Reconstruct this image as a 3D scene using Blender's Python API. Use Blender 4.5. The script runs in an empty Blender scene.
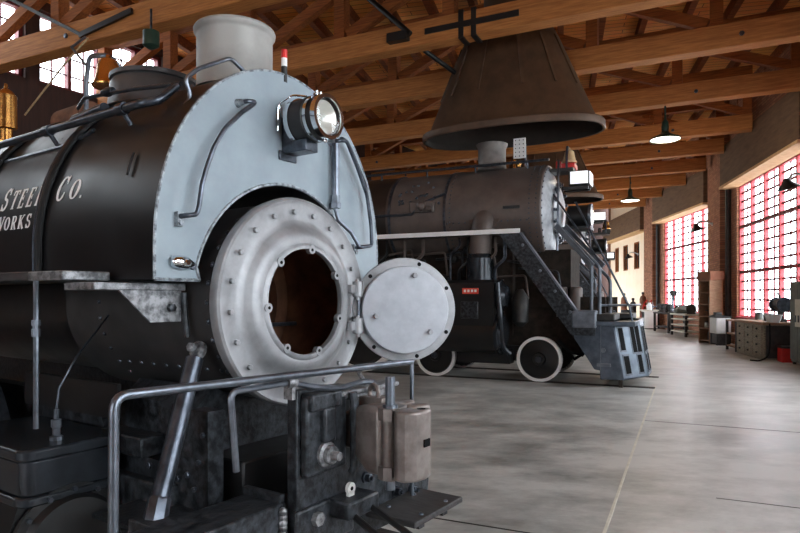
import bpy, bmesh, math, random
from mathutils import Vector, Matrix
random.seed(7)
SC = bpy.context.scene
COL = SC.collection
R = math.radians

# ------------------------------------------------------------------ camera
cd = bpy.data.cameras.new('camera')
cam = bpy.data.objects.new('camera', cd)
COL.objects.link(cam)
cam.location = (0, 0, 1.5)
cam.rotation_euler = (R(90), 0, 0)
cd.sensor_width = 36.0
cd.lens = 622 / 800 * 36.0
cd.shift_y = 30.5 / 800
cd.clip_start = 0.05
cd.clip_end = 300
SC.camera = cam

# ------------------------------------------------------------------ sky, exposure
SKY = 12.5
world = bpy.data.worlds.new('overcast_sky')
SC.world = world
world.use_nodes = True
bg = world.node_tree.nodes['Background']
bg.inputs['Color'].default_value = (0.86, 0.93, 1.0, 1)
bg.inputs['Strength'].default_value = SKY
SC.view_settings.view_transform = 'Standard'
SC.view_settings.look = 'None'
SC.view_settings.exposure = 0.0
SC.view_settings.gamma = 1.0
SC.view_settings.use_curve_mapping = False


def portal(center, normal, w, h):
    """sky portal in a window opening: only guides the sampling of the real sky"""
    l = bpy.data.lights.new('window_sky_portal', 'AREA')
    l.shape = 'RECTANGLE'
    l.size, l.size_y = w, h
    l.cycles.is_portal = True
    o = bpy.data.objects.new('window_sky_portal', l)
    COL.objects.link(o)
    o.location = center
    o.rotation_euler = Vector(normal).to_track_quat('-Z', 'Y').to_euler()


# ------------------------------------------------------------------ materials
def srgb(r, g, b):
    f = lambda c: c / 12.92 if c <= 0.04045 else ((c + 0.055) / 1.055) ** 2.4
    return (f(r / 255), f(g / 255), f(b / 255), 1)


def mat(name, c1, c2=None, rough=0.5, metal=0.0, scale=8.0, detail=6.0, stretch=(1, 1, 1), bump=0.0, rough2=None,
        lo=0.35, hi=0.65, spec=0.5, coat=0.0):
    m = bpy.data.materials.new(name)
    m.use_nodes = True
    nt = m.node_tree
    b = nt.nodes['Principled BSDF']
    b.inputs['Roughness'].default_value = rough
    b.inputs['Metallic'].default_value = metal
    b.inputs['Specular IOR Level'].default_value = spec
    b.inputs['Coat Weight'].default_value = coat
    c2 = c2 or c1
    tc = nt.nodes.new('ShaderNodeTexCoord')
    mp = nt.nodes.new('ShaderNodeMapping')
    mp.inputs['Scale'].default_value = stretch
    nz = nt.nodes.new('ShaderNodeTexNoise')
    nz.inputs['Scale'].default_value = scale
    nz.inputs['Detail'].default_value = detail
    nz.inputs['Roughness'].default_value = 0.6
    cr = nt.nodes.new('ShaderNodeValToRGB')
    cr.color_ramp.elements[0].position = lo
    cr.color_ramp.elements[1].position = hi
    cr.color_ramp.elements[0].color = c1
    cr.color_ramp.elements[1].color = c2
    nt.links.new(tc.outputs['Object'], mp.inputs['Vector'])
    nt.links.new(mp.outputs['Vector'], nz.inputs['Vector'])
    nt.links.new(nz.outputs['Fac'], cr.inputs['Fac'])
    nt.links.new(cr.outputs['Color'], b.inputs['Base Color'])
    if rough2 is not None:
        mr = nt.nodes.new('ShaderNodeMapRange')
        mr.inputs['From Min'].default_value = lo
        mr.inputs['From Max'].default_value = hi
        mr.inputs['To Min'].default_value = rough
        mr.inputs['To Max'].default_value = rough2
        nt.links.new(nz.outputs['Fac'], mr.inputs['Value'])
        nt.links.new(mr.outputs['Result'], b.inputs['Roughness'])
    if bump:
        bp = nt.nodes.new('ShaderNodeBump')
        bp.inputs['Strength'].default_value = bump
        bp.inputs['Distance'].default_value = 0.02
        nt.links.new(nz.outputs['Fac'], bp.inputs['Height'])
        nt.links.new(bp.outputs['Normal'], b.inputs['Normal'])
    return m


def emis(name, col, strength):
    m = bpy.data.materials.new(name)
    m.use_nodes = True
    b = m.node_tree.nodes['Principled BSDF']
    b.inputs['Base Color'].default_value = (0.8, 0.8, 0.8, 1)
    b.inputs['Emission Color'].default_value = col
    b.inputs['Emission Strength'].default_value = strength
    return m


def glass(name):
    m = bpy.data.materials.new(name)
    m.use_nodes = True
    nt = m.node_tree
    nt.nodes.clear()
    out = nt.nodes.new('ShaderNodeOutputMaterial')
    mx = nt.nodes.new('ShaderNodeMixShader')
    tr = nt.nodes.new('ShaderNodeBsdfTransparent')
    gl = nt.nodes.new('ShaderNodeBsdfGlossy')
    gl.inputs['Roughness'].default_value = 0.05
    tr.inputs['Color'].default_value = (0.96, 0.97, 0.97, 1)
    mx.inputs['Fac'].default_value = 0.06
    nt.links.new(tr.outputs[0], mx.inputs[1])
    nt.links.new(gl.outputs[0], mx.inputs[2])
    nt.links.new(mx.outputs[0], out.inputs['Surface'])
    return m


def planks(name, c1, c2, gap, width, length, rot, rough=0.7):
    """boards: brick texture turned to run along the boards"""
    m = bpy.data.materials.new(name)
    m.use_nodes = True
    nt = m.node_tree
    b = nt.nodes['Principled BSDF']
    b.inputs['Roughness'].default_value = rough
    tc = nt.nodes.new('ShaderNodeTexCoord')
    mp = nt.nodes.new('ShaderNodeMapping')
    mp.inputs['Rotation'].default_value = rot
    br = nt.nodes.new('ShaderNodeTexBrick')
    br.inputs['Scale'].default_value = 1.0
    br.inputs['Mortar Size'].default_value = 0.008
    br.inputs['Brick Width'].default_value = length
    br.inputs['Row Height'].default_value = width
    br.inputs['Color1'].default_value = c1
    br.inputs['Color2'].default_value = c2
    br.inputs['Mortar'].default_value = gap
    nz = nt.nodes.new('ShaderNodeTexNoise')
    nz.inputs['Scale'].default_value = 6
    nz.inputs['Detail'].default_value = 6
    mix = nt.nodes.new('ShaderNodeMix')
    mix.data_type = 'RGBA'
    mix.blend_type = 'MULTIPLY'
    mix.inputs['Factor'].default_value = 0.25
    nt.links.new(tc.outputs['Object'], mp.inputs['Vector'])
    nt.links.new(mp.outputs['Vector'], br.inputs['Vector'])
    nt.links.new(mp.outputs['Vector'], nz.inputs['Vector'])
    nt.links.new(br.outputs['Color'], mix.inputs['A'])
    nt.links.new(nz.outputs['Color'], mix.inputs['B'])
    nt.links.new(mix.outputs['Result'], b.inputs['Base Color'])
    return m


def concrete():
    m = bpy.data.materials.new('polished_concrete')
    m.use_nodes = True
    nt = m.node_tree
    N = nt.nodes.new
    L = nt.links.new
    b = nt.nodes['Principled BSDF']
    tc = N('ShaderNodeTexCoord')
    n1 = N('ShaderNodeTexNoise'); n1.inputs['Scale'].default_value = 0.55; n1.inputs['Detail'].default_value = 9
    n1.inputs['Roughness'].default_value = 0.65; n1.inputs['Distortion'].default_value = 0.6
    mp = N('ShaderNodeMapping'); mp.inputs['Rotation'].default_value = (0, 0, R(25)); mp.inputs['Scale'].default_value = (0.9, 1.5, 1)
    n2 = N('ShaderNodeTexNoise'); n2.inputs['Scale'].default_value = 1.6; n2.inputs['Detail'].default_value = 10
    n2.inputs['Roughness'].default_value = 0.7
    L(tc.outputs['Object'], n1.inputs['Vector'])
    L(tc.outputs['Object'], mp.inputs['Vector'])
    L(mp.outputs['Vector'], n2.inputs['Vector'])
    ad = N('ShaderNodeMath'); ad.operation = 'ADD'
    L(n1.outputs['Fac'], ad.inputs[0]); L(n2.outputs['Fac'], ad.inputs[1])
    cr = N('ShaderNodeValToRGB')
    cr.color_ramp.elements[0].position = 0.40
    cr.color_ramp.elements[1].position = 0.57
    cr.color_ramp.elements[0].color = srgb(126, 125, 120)
    cr.color_ramp.elements[1].color = srgb(188, 187, 182)
    dv = N('ShaderNodeMath'); dv.operation = 'MULTIPLY'; dv.inputs[1].default_value = 0.5
    L(ad.outputs[0], dv.inputs[0]); L(dv.outputs[0], cr.inputs['Fac'])
    L(cr.outputs['Color'], b.inputs['Base Color'])
    mr = N('ShaderNodeMapRange')
    mr.inputs['From Min'].default_value = 0.35; mr.inputs['From Max'].default_value = 0.65
    mr.inputs['To Min'].default_value = 0.30; mr.inputs['To Max'].default_value = 0.5
    L(dv.outputs[0], mr.inputs['Value']); L(mr.outputs['Result'], b.inputs['Roughness'])
    return m


M = {}
M['concrete'] = concrete()
M['joint'] = mat('joint_filler', srgb(104, 102, 98), srgb(84, 82, 79), 0.7, scale=2)
M['rail'] = mat('rail_steel', srgb(90, 84, 78), srgb(60, 50, 44), 0.4, 0.8)
M['pit'] = mat('flangeway_grime', srgb(34, 30, 27), srgb(52, 46, 42), 0.8)
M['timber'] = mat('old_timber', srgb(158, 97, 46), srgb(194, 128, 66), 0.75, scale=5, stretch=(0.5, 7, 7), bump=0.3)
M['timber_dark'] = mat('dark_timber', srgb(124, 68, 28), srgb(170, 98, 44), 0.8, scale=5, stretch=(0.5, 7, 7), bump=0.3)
M['purlin'] = mat('purlin_wood', srgb(96, 48, 20), srgb(150, 82, 38), 0.8, scale=4, stretch=(0.4, 6, 6))
M['roof'] = planks('roof_boards', srgb(255, 184, 96), srgb(248, 156, 70), srgb(100, 44, 14), 0.2, 3.2, (0, 0, R(14)))
M['brick'] = planks('brick_wall', srgb(190, 132, 98), srgb(150, 96, 70), srgb(120, 92, 76), 0.075, 0.22, (R(90), 0, 0), 0.85)
M['cream'] = mat('cream_plaster', srgb(248, 222, 192), srgb(252, 232, 206), 0.85, scale=2)
M['header'] = mat('header_board', srgb(98, 74, 55), srgb(120, 92, 68), 0.8, scale=2, stretch=(1, 1, 6))
M['soffit'] = mat('lit_soffit_wood', srgb(214, 170, 120), srgb(230, 190, 140), 0.7)  # pale tan carries the light on the header's underside
M['darkwall'] = mat('dark_red_boards', srgb(44, 25, 20), srgb(62, 36, 27), 0.85, scale=3, stretch=(4, 4, 0.5))
M['mullion'] = mat('red_window_paint', srgb(216, 88, 94), srgb(202, 70, 78), 0.55, scale=10)
M['muntin'] = mat('dark_red_muntin', srgb(120, 40, 44), srgb(98, 30, 34), 0.6)
M['glass'] = glass('window_glass')
M['black'] = mat('black_loco_paint', srgb(17, 17, 18), srgb(27, 26, 27), 0.36, 0.0, scale=5, rough2=0.46)
M['tank'] = mat('tank_black', srgb(17, 16, 17), srgb(24, 22, 23), 0.30, scale=3, rough2=0.4, spec=0.4)
M['frame'] = mat('greasy_black', srgb(28, 30, 33), srgb(80, 84, 90), 0.34, 0.35, scale=22, rough2=0.55, bump=0.25, lo=0.4, hi=0.75)
M['darkblue'] = mat('glossy_steel_black', srgb(34, 37, 41), srgb(52, 56, 62), 0.26, 0.35, scale=6)
M['domegrey'] = mat('dark_grey_dome_paint', srgb(62, 61, 62), srgb(82, 80, 80), 0.36, 0.2, scale=5)
M['paleb'] = mat('pale_brass', srgb(232, 206, 164), srgb(214, 180, 132), 0.4, 0.35, scale=6)
M['worn'] = mat('worn_steel', srgb(84, 84, 86), srgb(152, 152, 154), 0.42, 0.4, scale=26, lo=0.4, hi=0.6, bump=0.2)
M['blue'] = mat('blue_grey_paint', srgb(134, 146, 154), srgb(147, 159, 166), 0.42, scale=4, rough2=0.5)
M['weld'] = mat('scuffed_edge', srgb(84, 88, 92), srgb(166, 174, 180), 0.45, 0.3, scale=30, lo=0.36, hi=0.6)
M['alu'] = mat('aluminium_paint', srgb(132, 132, 134), srgb(158, 158, 160), 0.4, 0.5, scale=7, rough2=0.52, bump=0.04)
M['door_alu'] = mat('light_aluminium_paint', srgb(156, 159, 165), srgb(172, 175, 181), 0.5, 0.1, scale=9)
M['stack'] = mat('grey_stack_paint', srgb(136, 134, 130), srgb(160, 157, 152), 0.5, 0.1, scale=4)
M['oldstack'] = mat('faded_stack_paint', srgb(96, 90, 86), srgb(126, 119, 113), 0.5, 0.1, scale=4)
M['steel'] = mat('polished_steel', srgb(126, 132, 141), srgb(100, 106, 115), 0.33, 0.85, scale=14)
M['darksteel'] = mat('dark_pipe_steel', srgb(92, 98, 108), srgb(58, 62, 69), 0.28, 0.7, scale=12)
M['brass'] = mat('brass', srgb(214, 160, 90), srgb(190, 132, 70), 0.25, 0.95, scale=6)
M['chrome'] = mat('chrome', srgb(226, 228, 230), srgb(214, 216, 218), 0.07, 1.0)
M['reflector'] = mat('lamp_reflector', srgb(236, 234, 226), srgb(226, 222, 212), 0.25, 0.5)
M['coupler'] = mat('bare_cast_steel', srgb(110, 100, 95), srgb(146, 137, 132), 0.42, 0.55, scale=9, bump=0.12)
M['barrel'] = mat('smokebox_black', srgb(44, 43, 44), srgb(60, 58, 58), 0.5, 0.1, scale=6)
M['rust'] = mat('rusty_inside', srgb(88, 58, 42), srgb(136, 92, 66), 0.8, scale=6)
M['white'] = mat('white_paint', srgb(232, 230, 226), srgb(240, 238, 234), 0.5)
M['letter'] = mat('white_lettering', srgb(244, 244, 242), srgb(250, 250, 248), 0.5)
M['red'] = mat('red_paint', srgb(206, 40, 34), srgb(188, 30, 28), 0.45)
M['redplate'] = mat('red_number_plate', srgb(214, 66, 48), srgb(226, 84, 64), 0.5)
M['smoke'] = mat('graphite_smokebox', srgb(86, 76, 72), srgb(106, 94, 88), 0.42, 0.15, scale=3, rough2=0.55)
M['jacketdark'] = mat('oily_jacket', srgb(40, 33, 29), srgb(54, 45, 39), 0.3, 0.1, scale=3)
M['silver'] = mat('silver_front_paint', srgb(184, 186, 190), srgb(146, 148, 152), 0.4, 0.3, scale=6)
M['bluegrey_steel'] = mat('grey_blue_steel', srgb(88, 94, 102), srgb(120, 127, 136), 0.34, 0.35, scale=6, rough2=0.5)
M['pilot'] = mat('pilot_paint', srgb(62, 69, 78), srgb(92, 101, 112), 0.28, 0.55, scale=4)
M['soot'] = mat('sooty_sheet', srgb(34, 27, 22), srgb(48, 38, 31), 0.8, scale=3)
M['hood'] = mat('smoke_hood_sheet', srgb(72, 52, 37), srgb(94, 69, 49), 0.55, 0.1, scale=3, bump=0.05)
M['grime'] = mat('sooty_grime', srgb(36, 31, 28), srgb(56, 48, 42), 0.9, spec=0.2)
M['rubber'] = mat('dark_slot', srgb(10, 10, 11), srgb(15, 15, 16), 0.85, spec=0.15)
M['pilot_lit'] = mat('pilot_lit_paint', srgb(112, 124, 136), srgb(146, 158, 170), 0.28, 0.4, scale=3)  # pilot paint made paler, window light on its front put into the colour
M['greencap'] = mat('dark_green_enamel', srgb(30, 52, 42), srgb(40, 64, 52), 0.35)
M['bulb'] = emis('lit_lamp', (1.0, 0.93, 0.82, 1), 6.0)
M['numlit'] = emis('lit_number_board', (0.95, 0.97, 1.0, 1), 0.9)
M['rope'] = mat('hemp_rope', srgb(190, 160, 120), srgb(150, 120, 84), 0.9, scale=60)
M['deckwood'] = mat('dark_board', srgb(42, 40, 40), srgb(64, 62, 62), 0.6, scale=10, stretch=(1, 6, 6))
M['oak'] = mat('worn_cabinet_wood', srgb(96, 88, 74), srgb(150, 140, 118), 0.6, scale=9, stretch=(2, 2, 6))
M['shelfwood'] = mat('shelf_wood', srgb(132, 98, 74), srgb(158, 122, 94), 0.7, scale=6, stretch=(1, 1, 5))
M['cabinet'] = mat('dull_green_steel', srgb(86, 90, 84), srgb(108, 112, 104), 0.5, 0.2, scale=5)
M['paper'] = mat('aged_paper', srgb(196, 192, 176), srgb(214, 210, 196), 0.8)
M['machine'] = mat('dark_machine', srgb(36, 36, 36), srgb(58, 56, 54), 0.5, 0.3, scale=9)
M['plastic'] = mat('pale_plastic', srgb(200, 204, 204), srgb(214, 216, 214), 0.5)
M['cardboard'] = mat('brown_box', srgb(130, 84, 62), srgb(150, 100, 76), 0.8)


# ------------------------------------------------------------------ mesh builder
def frame_from(axis):
    z = Vector(axis).normalized()
    t = Vector((0, 0, 1)) if abs(z.z) < 0.9 else Vector((1, 0, 0))
    x = t.cross(z).normalized()
    return x, z.cross(x), z


class MB:
    def __init__(self):
        self.bm = bmesh.new()

    def face(self, vs):
        try:
            return self.bm.faces.new(vs)
        except ValueError:
            return None

    def box(self, a, b, rot=None, piv=None):
        (x0, y0, z0), (x1, y1, z1) = a, b
        c = [(x0, y0, z0), (x1, y0, z0), (x1, y1, z0), (x0, y1, z0), (x0, y0, z1), (x1, y0, z1), (x1, y1, z1), (x0, y1, z1)]
        c = [Vector(p) for p in c]
        if rot is not None:
            pv = Vector(piv) if piv else (Vector(a) + Vector(b)) / 2
            c = [rot @ (p - pv) + pv for p in c]
        v = [self.bm.verts.new(p) for p in c]
        for f in ((0, 3, 2, 1), (4, 5, 6, 7), (0, 1, 5, 4), (1, 2, 6, 5), (2, 3, 7, 6), (3, 0, 4, 7)):
            self.face([v[i] for i in f])
        return self

    def beam(self, p0, p1, w, h, up=(0, 0, 1)):
        """rectangular bar from p0 to p1, w across, h along up"""
        p0, p1 = Vector(p0), Vector(p1)
        d = (p1 - p0).normalized()
        s = d.cross(Vector(up)).normalized()
        u = s.cross(d)
        vs = []
        for p in (p0, p1):
            for a, b in ((-1, -1), (1, -1), (1, 1), (-1, 1)):
                vs.append(self.bm.verts.new(p + s * a * w / 2 + u * b * h / 2))
        for f in ((3, 2, 1, 0), (4, 5, 6, 7), (0, 1, 5, 4), (1, 2, 6, 5), (2, 3, 7, 6), (3, 0, 4, 7)):
            self.face([vs[i] for i in f])
        return self

    def rings(self, rings, cap0=True, cap1=True, closed=True):
        V = [[self.bm.verts.new(p) for p in r] for r in rings]
        n = len(V[0])
        for a, b in zip(V, V[1:]):
            for i in range(n if closed else n - 1):
                j = (i + 1) % n
                self.face([a[i], a[j], b[j], b[i]])
        if cap0 and closed:
            self.face(list(reversed(V[0])))
        if cap1 and closed:
            self.face(V[-1])
        return self

    def lathe(self, prof, origin=(0, 0, 0), axis=(1, 0, 0), n=32, caps=True, sx=1.0, sy=1.0):
        """prof: list of (distance along axis, radius)"""
        x, y, z = frame_from(axis)
        o = Vector(origin)
        rr = []
        for t, r in prof:
            r = max(r, 1e-4)
            rr.append([o + z * t + x * (r * sx * math.cos(2 * math.pi * k / n)) + y * (r * sy * math.sin(2 * math.pi * k / n)) for k in range(n)])
        return self.rings(rr, caps, caps)

    def cyl(self, p0, p1, r, n=16, r1=None):
        p0, p1 = Vector(p0), Vector(p1)
        return self.lathe([(0, r), ((p1 - p0).length, r if r1 is None else r1)], p0, p1 - p0, n)

    def ring(self, origin, axis, r_in, r_out, t, n=40):
        """closed annular ring, t thick along axis"""
        x, y, z = frame_from(axis)
        o = Vector(origin)
        prof = [(0, r_in), (0, r_out), (t, r_out), (t, r_in), (0, r_in)]
        V = []
        for d, r in prof[:-1]:
            V.append([self.bm.verts.new(o + z * d + x * r * math.cos(2 * math.pi * k / n) + y * r * math.sin(2 * math.pi * k / n)) for k in range(n)])
        for i in range(4):
            a, b = V[i], V[(i + 1) % 4]
            for k in range(n):
                j = (k + 1) % n
                self.face([a[k], a[j], b[j], b[k]])
        return self

    def torus(self, origin, axis, R0, r, n=40, m=8):
        x, y, z = frame_from(axis)
        o = Vector(origin)
        V = []
        for k in range(n):
            a = 2 * math.pi * k / n
            d = x * math.cos(a) + y * math.sin(a)
            V.append([self.bm.verts.new(o + d * (R0 + r * math.cos(2 * math.pi * q / m)) + z * r * math.sin(2 * math.pi * q / m)) for q in range(m)])
        for k in range(n):
            a, b = V[k], V[(k + 1) % n]
            for q in range(m):
                p = (q + 1) % m
                self.face([a[q], b[q], b[p], a[p]])
        return self

    def tube(self, pts, r, n=10, fillet=0.0, steps=5):
        pts = [Vector(p) for p in pts]
        if fillet and len(pts) > 2:
            q = [pts[0]]
            for a, b, c in zip(pts, pts[1:], pts[2:]):
                f = min(fillet, (a - b).length * 0.45, (c - b).length * 0.45)
                s = b + (a - b).normalized() * f
                e = b + (c - b).normalized() * f
                for k in range(steps + 1):
                    t = k / steps
                    q.append(s * (1 - t) ** 2 + b * 2 * t * (1 - t) + e * t * t)
            q.append(pts[-1])
            pts = q
        rr = []
        u = None
        for i, p in enumerate(pts):
            d = (pts[min(i + 1, len(pts) - 1)] - pts[max(i - 1, 0)]).normalized()
            if u is None:
                u = frame_from(d)[0]
            u = (u - d * u.dot(d)).normalized()
            v = d.cross(u)
            rr.append([p + u * r * math.cos(2 * math.pi * k / n) + v * r * math.sin(2 * math.pi * k / n) for k in range(n)])
        return self.rings(rr)

    def prism(self, poly, vec, plane='xy', at=0.0):
        """poly of 2D points in a plane (xy at z, xz at y, yz at x), pushed along vec"""
        f = {'xy': lambda a, b: (a, b, at), 'xz': lambda a, b: (a, at, b), 'yz': lambda a, b: (at, a, b)}[plane]
        v = Vector(vec)
        p = [Vector(f(a, b)) for a, b in poly]
        return self.rings([p, [q + v for q in p]])

    def ball(self, c, r, n=10, sz=1.0):
        pr = [(-r * sz * math.cos(math.pi * k / 8), r * math.sin(math.pi * k / 8)) for k in range(9)]
        return self.lathe(pr, c, (0, 0, 1), n)

    def bolt(self, p, axis, r=0.014, h=0.012):
        a = Vector(axis).normalized()
        return self.lathe([(-0.004, r), (h, r), (h + 0.002, r * 0.8)], p, a, 6)

    def rivet(self, p, axis, r=0.012):
        return self.lathe([(-0.002, r), (r * 0.4, r * 0.85), (r * 0.75, r * 0.4)], p, axis, 8)

    def build(self, name, m, parent=None, bevel=0.0, smooth=True, seg=2):
        bm = self.bm
        bmesh.ops.remove_doubles(bm, verts=bm.verts, dist=1e-5)
        bmesh.ops.recalc_face_normals(bm, faces=bm.faces)
        me = bpy.data.meshes.new(name)
        bm.to_mesh(me)
        bm.free()
        me.materials.append(M[m] if isinstance(m, str) else m)
        if smooth:
            for p in me.polygons:
                p.use_smooth = True
            me.set_sharp_from_angle(angle=R(34))
        o = bpy.data.objects.new(name, me)
        COL.objects.link(o)
        if parent is not None:
            o.parent = parent
        if bevel:
            bv = o.modifiers.new('bevel', 'BEVEL')
            bv.width = bevel
            bv.segments = seg
            bv.limit_method = 'ANGLE'
            bv.angle_limit = R(40)
            bv.harden_normals = False
        return o


def build_each(mb, name, m, parent, limit=100, smooth=True):
    """every loose piece of the builder becomes a part of its own (the first `limit`), the rest one part"""
    bm = mb.bm
    bm.verts.ensure_lookup_table()
    seen = set()
    isl = []
    for v in bm.verts:
        if v in seen:
            continue
        st, grp = [v], []
        seen.add(v)
        while st:
            q = st.pop()
            grp.append(q)
            for e in q.link_edges:
                w_ = e.other_vert(q)
                if w_ not in seen:
                    seen.add(w_)
                    st.append(w_)
        isl.append(grp)
    rest = MB()
    nrest = 0
    for i, grp in enumerate(isl):
        t = MB() if i < limit else rest
        nrest += i >= limit
        mp = {v: t.bm.verts.new(v.co) for v in grp}
        for f in {f for v in grp for f in v.link_faces}:
            t.face([mp[v] for v in f.verts])
        if i < limit:
            t.build(name, m, parent, smooth=smooth)
    bm.free()
    if nrest:
        rest.build(name, m, parent, smooth=smooth)['kind'] = 'stuff'


def tag(o, label=None, cat=None, group=None, kind=None):
    if label: o['label'] = label
    if cat: o['category'] = cat
    if group: o['group'] = group
    if kind: o['kind'] = kind
    return o


def thing(name, loc, rz, label, cat, group=None):
    o = bpy.data.objects.new(name, None)
    o.empty_display_size = 0.2
    COL.objects.link(o)
    o.location = loc
    o.rotation_euler = (0, 0, rz)
    return tag(o, label, cat, group)


def struct(name, mb, m, parent=None, **k):
    o = mb.build(name, m, parent, **k)
    if parent is None:
        o['kind'] = 'structure'
    return o


def copy_tree(o, parent=None):
    c = o.copy()
    COL.objects.link(c)
    if parent is not None:
        c.parent = parent
    for ch in list(o.children):
        copy_tree(ch, c)
    return c


# ================================================================== STRUCTURE
ROOF = 8.0
CH = 6.0                                                       # underside of the truss bottom chords
D = Vector((0.8990, -0.4379, 0))                               # along the trusses, towards the window wall
N = Vector((0.4379, 0.8990, 0))                                # across them, away from the camera

# outer wall: bays between brick piers, following the curve of the roundhouse (inner face, far to near)
S = 1.04
WIN = [  # (far end, near end, kind)
    ((13.10, 38.7), (12.45, 31.4), 'cream'),
    ((11.82, 27.9), (11.28, 22.5), 'glass'),
    ((10.19, 18.8), (9.01, 13.53), 'glass'),
    ((8.15, 10.6), (6.30, 5.45), 'glass'),
    ((4.90, 2.5), (2.25, -2.1), 'glass'),
]
WIN = [((a[0] * S, a[1] * S), (b[0] * S, b[1] * S), k) for a, b, k in WIN]
SILL, HEAD = 0.85, 5.0

floor = MB()
floor.box((-24, -8, -0.3), (17, 46, 0))
struct('floor', floor, 'concrete', smooth=False)

wn = 0


def wall_frame(p0, p1):
    """basis of a wall bay: t along from p1 (near) to p0 (far), q pointing into the room (left of the view)"""
    a, b = Vector((p1[0], p1[1], 0)), Vector((p0[0], p0[1], 0))
    t = (b - a)
    L = t.length
    t = t / L
    q = Vector((-t.y, t.x, 0))
    return a, t, q, L


def mat_of(a, t, q):
    m = Matrix((( t.x, q.x, 0, a.x), (t.y, q.y, 0, a.y), (0, 0, 1, 0), (0, 0, 0, 1)))
    return m


def window(i, a, t, q, L, z0, z1, cols, parent_mat, rows, transoms, sub=3, fat=0.10, deep=0.11):
    """glazed steel sash: outer frame and mullions, fine muntins, panes"""
    w = MB()
    for s in (0.04, L - 0.04):
        w.box((s - 0.06, -0.16, z0), (s + 0.06, -0.16 + deep, z1))
    w.box((0, -0.16, z0), (L, -0.16 + deep, z0 + 0.08))
    w.box((0, -0.16, z1 - 0.08), (L, -0.16 + deep, z1))
    for c in range(1, cols):
        s = L * c / cols
        w.box((s - fat / 2, -0.16, z0), (s + fat / 2, -0.16 + deep, z1))
    fr = w.build('window_%d' % i, 'mullion', smooth=False)
    fr['kind'] = 'structure'
    fr.matrix_world = parent_mat
    mu = MB()
    for zt in transoms:
        mu.box((0, -0.15, zt - 0.045), (L, -0.06, zt + 0.045))
    zs = [z0] + list(transoms) + [z1]
    for za, zb in zip(zs, zs[1:]):
        for k in range(1, rows):
            z = za + (zb - za) * k / rows
            mu.box((0, -0.14, z - 0.026), (L, -0.10, z + 0.026))
    for c in range(cols):
        for k in range(1, sub):
            s = L * (c + k / sub) / cols
            mu.box((s - 0.02, -0.14, z0), (s + 0.02, -0.11, z1))
    mu.build('muntins', 'muntin', fr, smooth=False)
    g = MB()
    g.box((0.02, -0.13, z0 + 0.02), (L - 0.02, -0.124, z1 - 0.02))
    g.build('pane', 'glass', fr, smooth=False)
    c = a + t * (L / 2) - q * 0.5
    portal((c.x, c.y, (z0 + z1) / 2), q, L, z1 - z0)
    return fr


HB = 0.42                                                      # header projects into the room
for i, (p0, p1, kind) in enumerate(WIN):
    a, t, q, L = wall_frame(p0, p1)
    mw = mat_of(a, t, q)
    w = MB()
    if kind == 'glass':
        w.box((-0.02, -0.2, 0), (L + 0.02, 0.0, SILL))
        w.box((-0.02, -0.2, HEAD), (L + 0.02, 0.0, ROOF))
        o = struct('wall_outer_bay_%d' % i, w, 'brick', smooth=False)
        o.matrix_world = mw
        wn += 1
        window(wn, a, t, q, L, SILL, HEAD, 5 if L < 6 else 6, mw, 5, (2.27, 3.68), 2)
        s = MB().box((0, -0.18, SILL), (L, 0.06, SILL + 0.05))
        o = struct('trim_%d' % (10 + i), s, 'mullion', smooth=False); o.matrix_world = mw
    else:
        cols = [(1.3, 2.35), (3.55, 4.6), (5.55, 6.5)]
        zc0, zc1 = 3.05, 4.55
        x = -0.02
        for c0, c1 in cols:
            w.box((x, -0.45, 0), (c0, 0.0, ROOF)); w.box((c0, -0.45, 0), (c1, 0, zc0)); w.box((c0, -0.45, zc1), (c1, 0, ROOF)); x = c1
        w.box((x, -0.45, 0), (L + 0.02, 0.0, ROOF))
        o = struct('wall_outer_bay_%d' % i, w, 'cream', smooth=False)
        o.matrix_world = mw
        for c0, c1 in cols:
            wn += 1
            f = MB()
            f.box((c0, -0.14, zc0), (c0 + 0.07, -0.02, zc1)); f.box((c1 - 0.07, -0.14, zc0), (c1, -0.02, zc1))
            f.box((c0, -0.14, zc0), (c1, -0.02, zc0 + 0.07)); f.box((c0, -0.14, zc1 - 0.07), (c1, -0.02, zc1))
            f.box(((c0 + c1) / 2 - 0.03, -0.14, zc0), ((c0 + c1) / 2 + 0.03, -0.02, zc1))
            fr = struct('window_%d' % wn, f, 'timber_dark', smooth=False); fr.matrix_world = mw
            MB().box((c0 + 0.02, -0.10, zc0 + 0.02), (c1 - 0.02, -0.08, zc1 - 0.02)).build('pane', 'rubber', fr, smooth=False)
    h = MB().box((-0.3, 0.0, HEAD + 0.02), (L + 0.3, HB, HEAD + 1.25))
    o = struct('trim_%d' % (20 + i), h, 'header', smooth=False); o.matrix_world = mw
    sf = MB().box((-0.3, -0.02, HEAD - 0.06), (L + 0.3, HB + 0.03, HEAD + 0.02))
    o = struct('trim_%d' % (30 + i), sf, 'soffit', smooth=False); o.matrix_world = mw
# piers between the bays
ends = [((14.2 * S, 44 * S / S), WIN[0][0])]
for (A, B) in zip(WIN, WIN[1:]):
    ends.append((A[1], B[0]))
ends.append((WIN[-1][1], (1.3, -5.2)))
for i, (p0, p1) in enumerate(ends):
    a, t, q, L = wall_frame(p0, p1)
    w = MB().box((-0.06, -0.2, 0), (L + 0.06, 0.02, ROOF))
    if i in (1, 2, 4):
        w.box((L * 0.25, 0.0, 0), (L * 0.78, 0.3, ROOF))
    o = struct('wall_pier_%d' % i, w, 'brick', smooth=False)
    o.matrix_world = mat_of(a, t, q)

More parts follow.
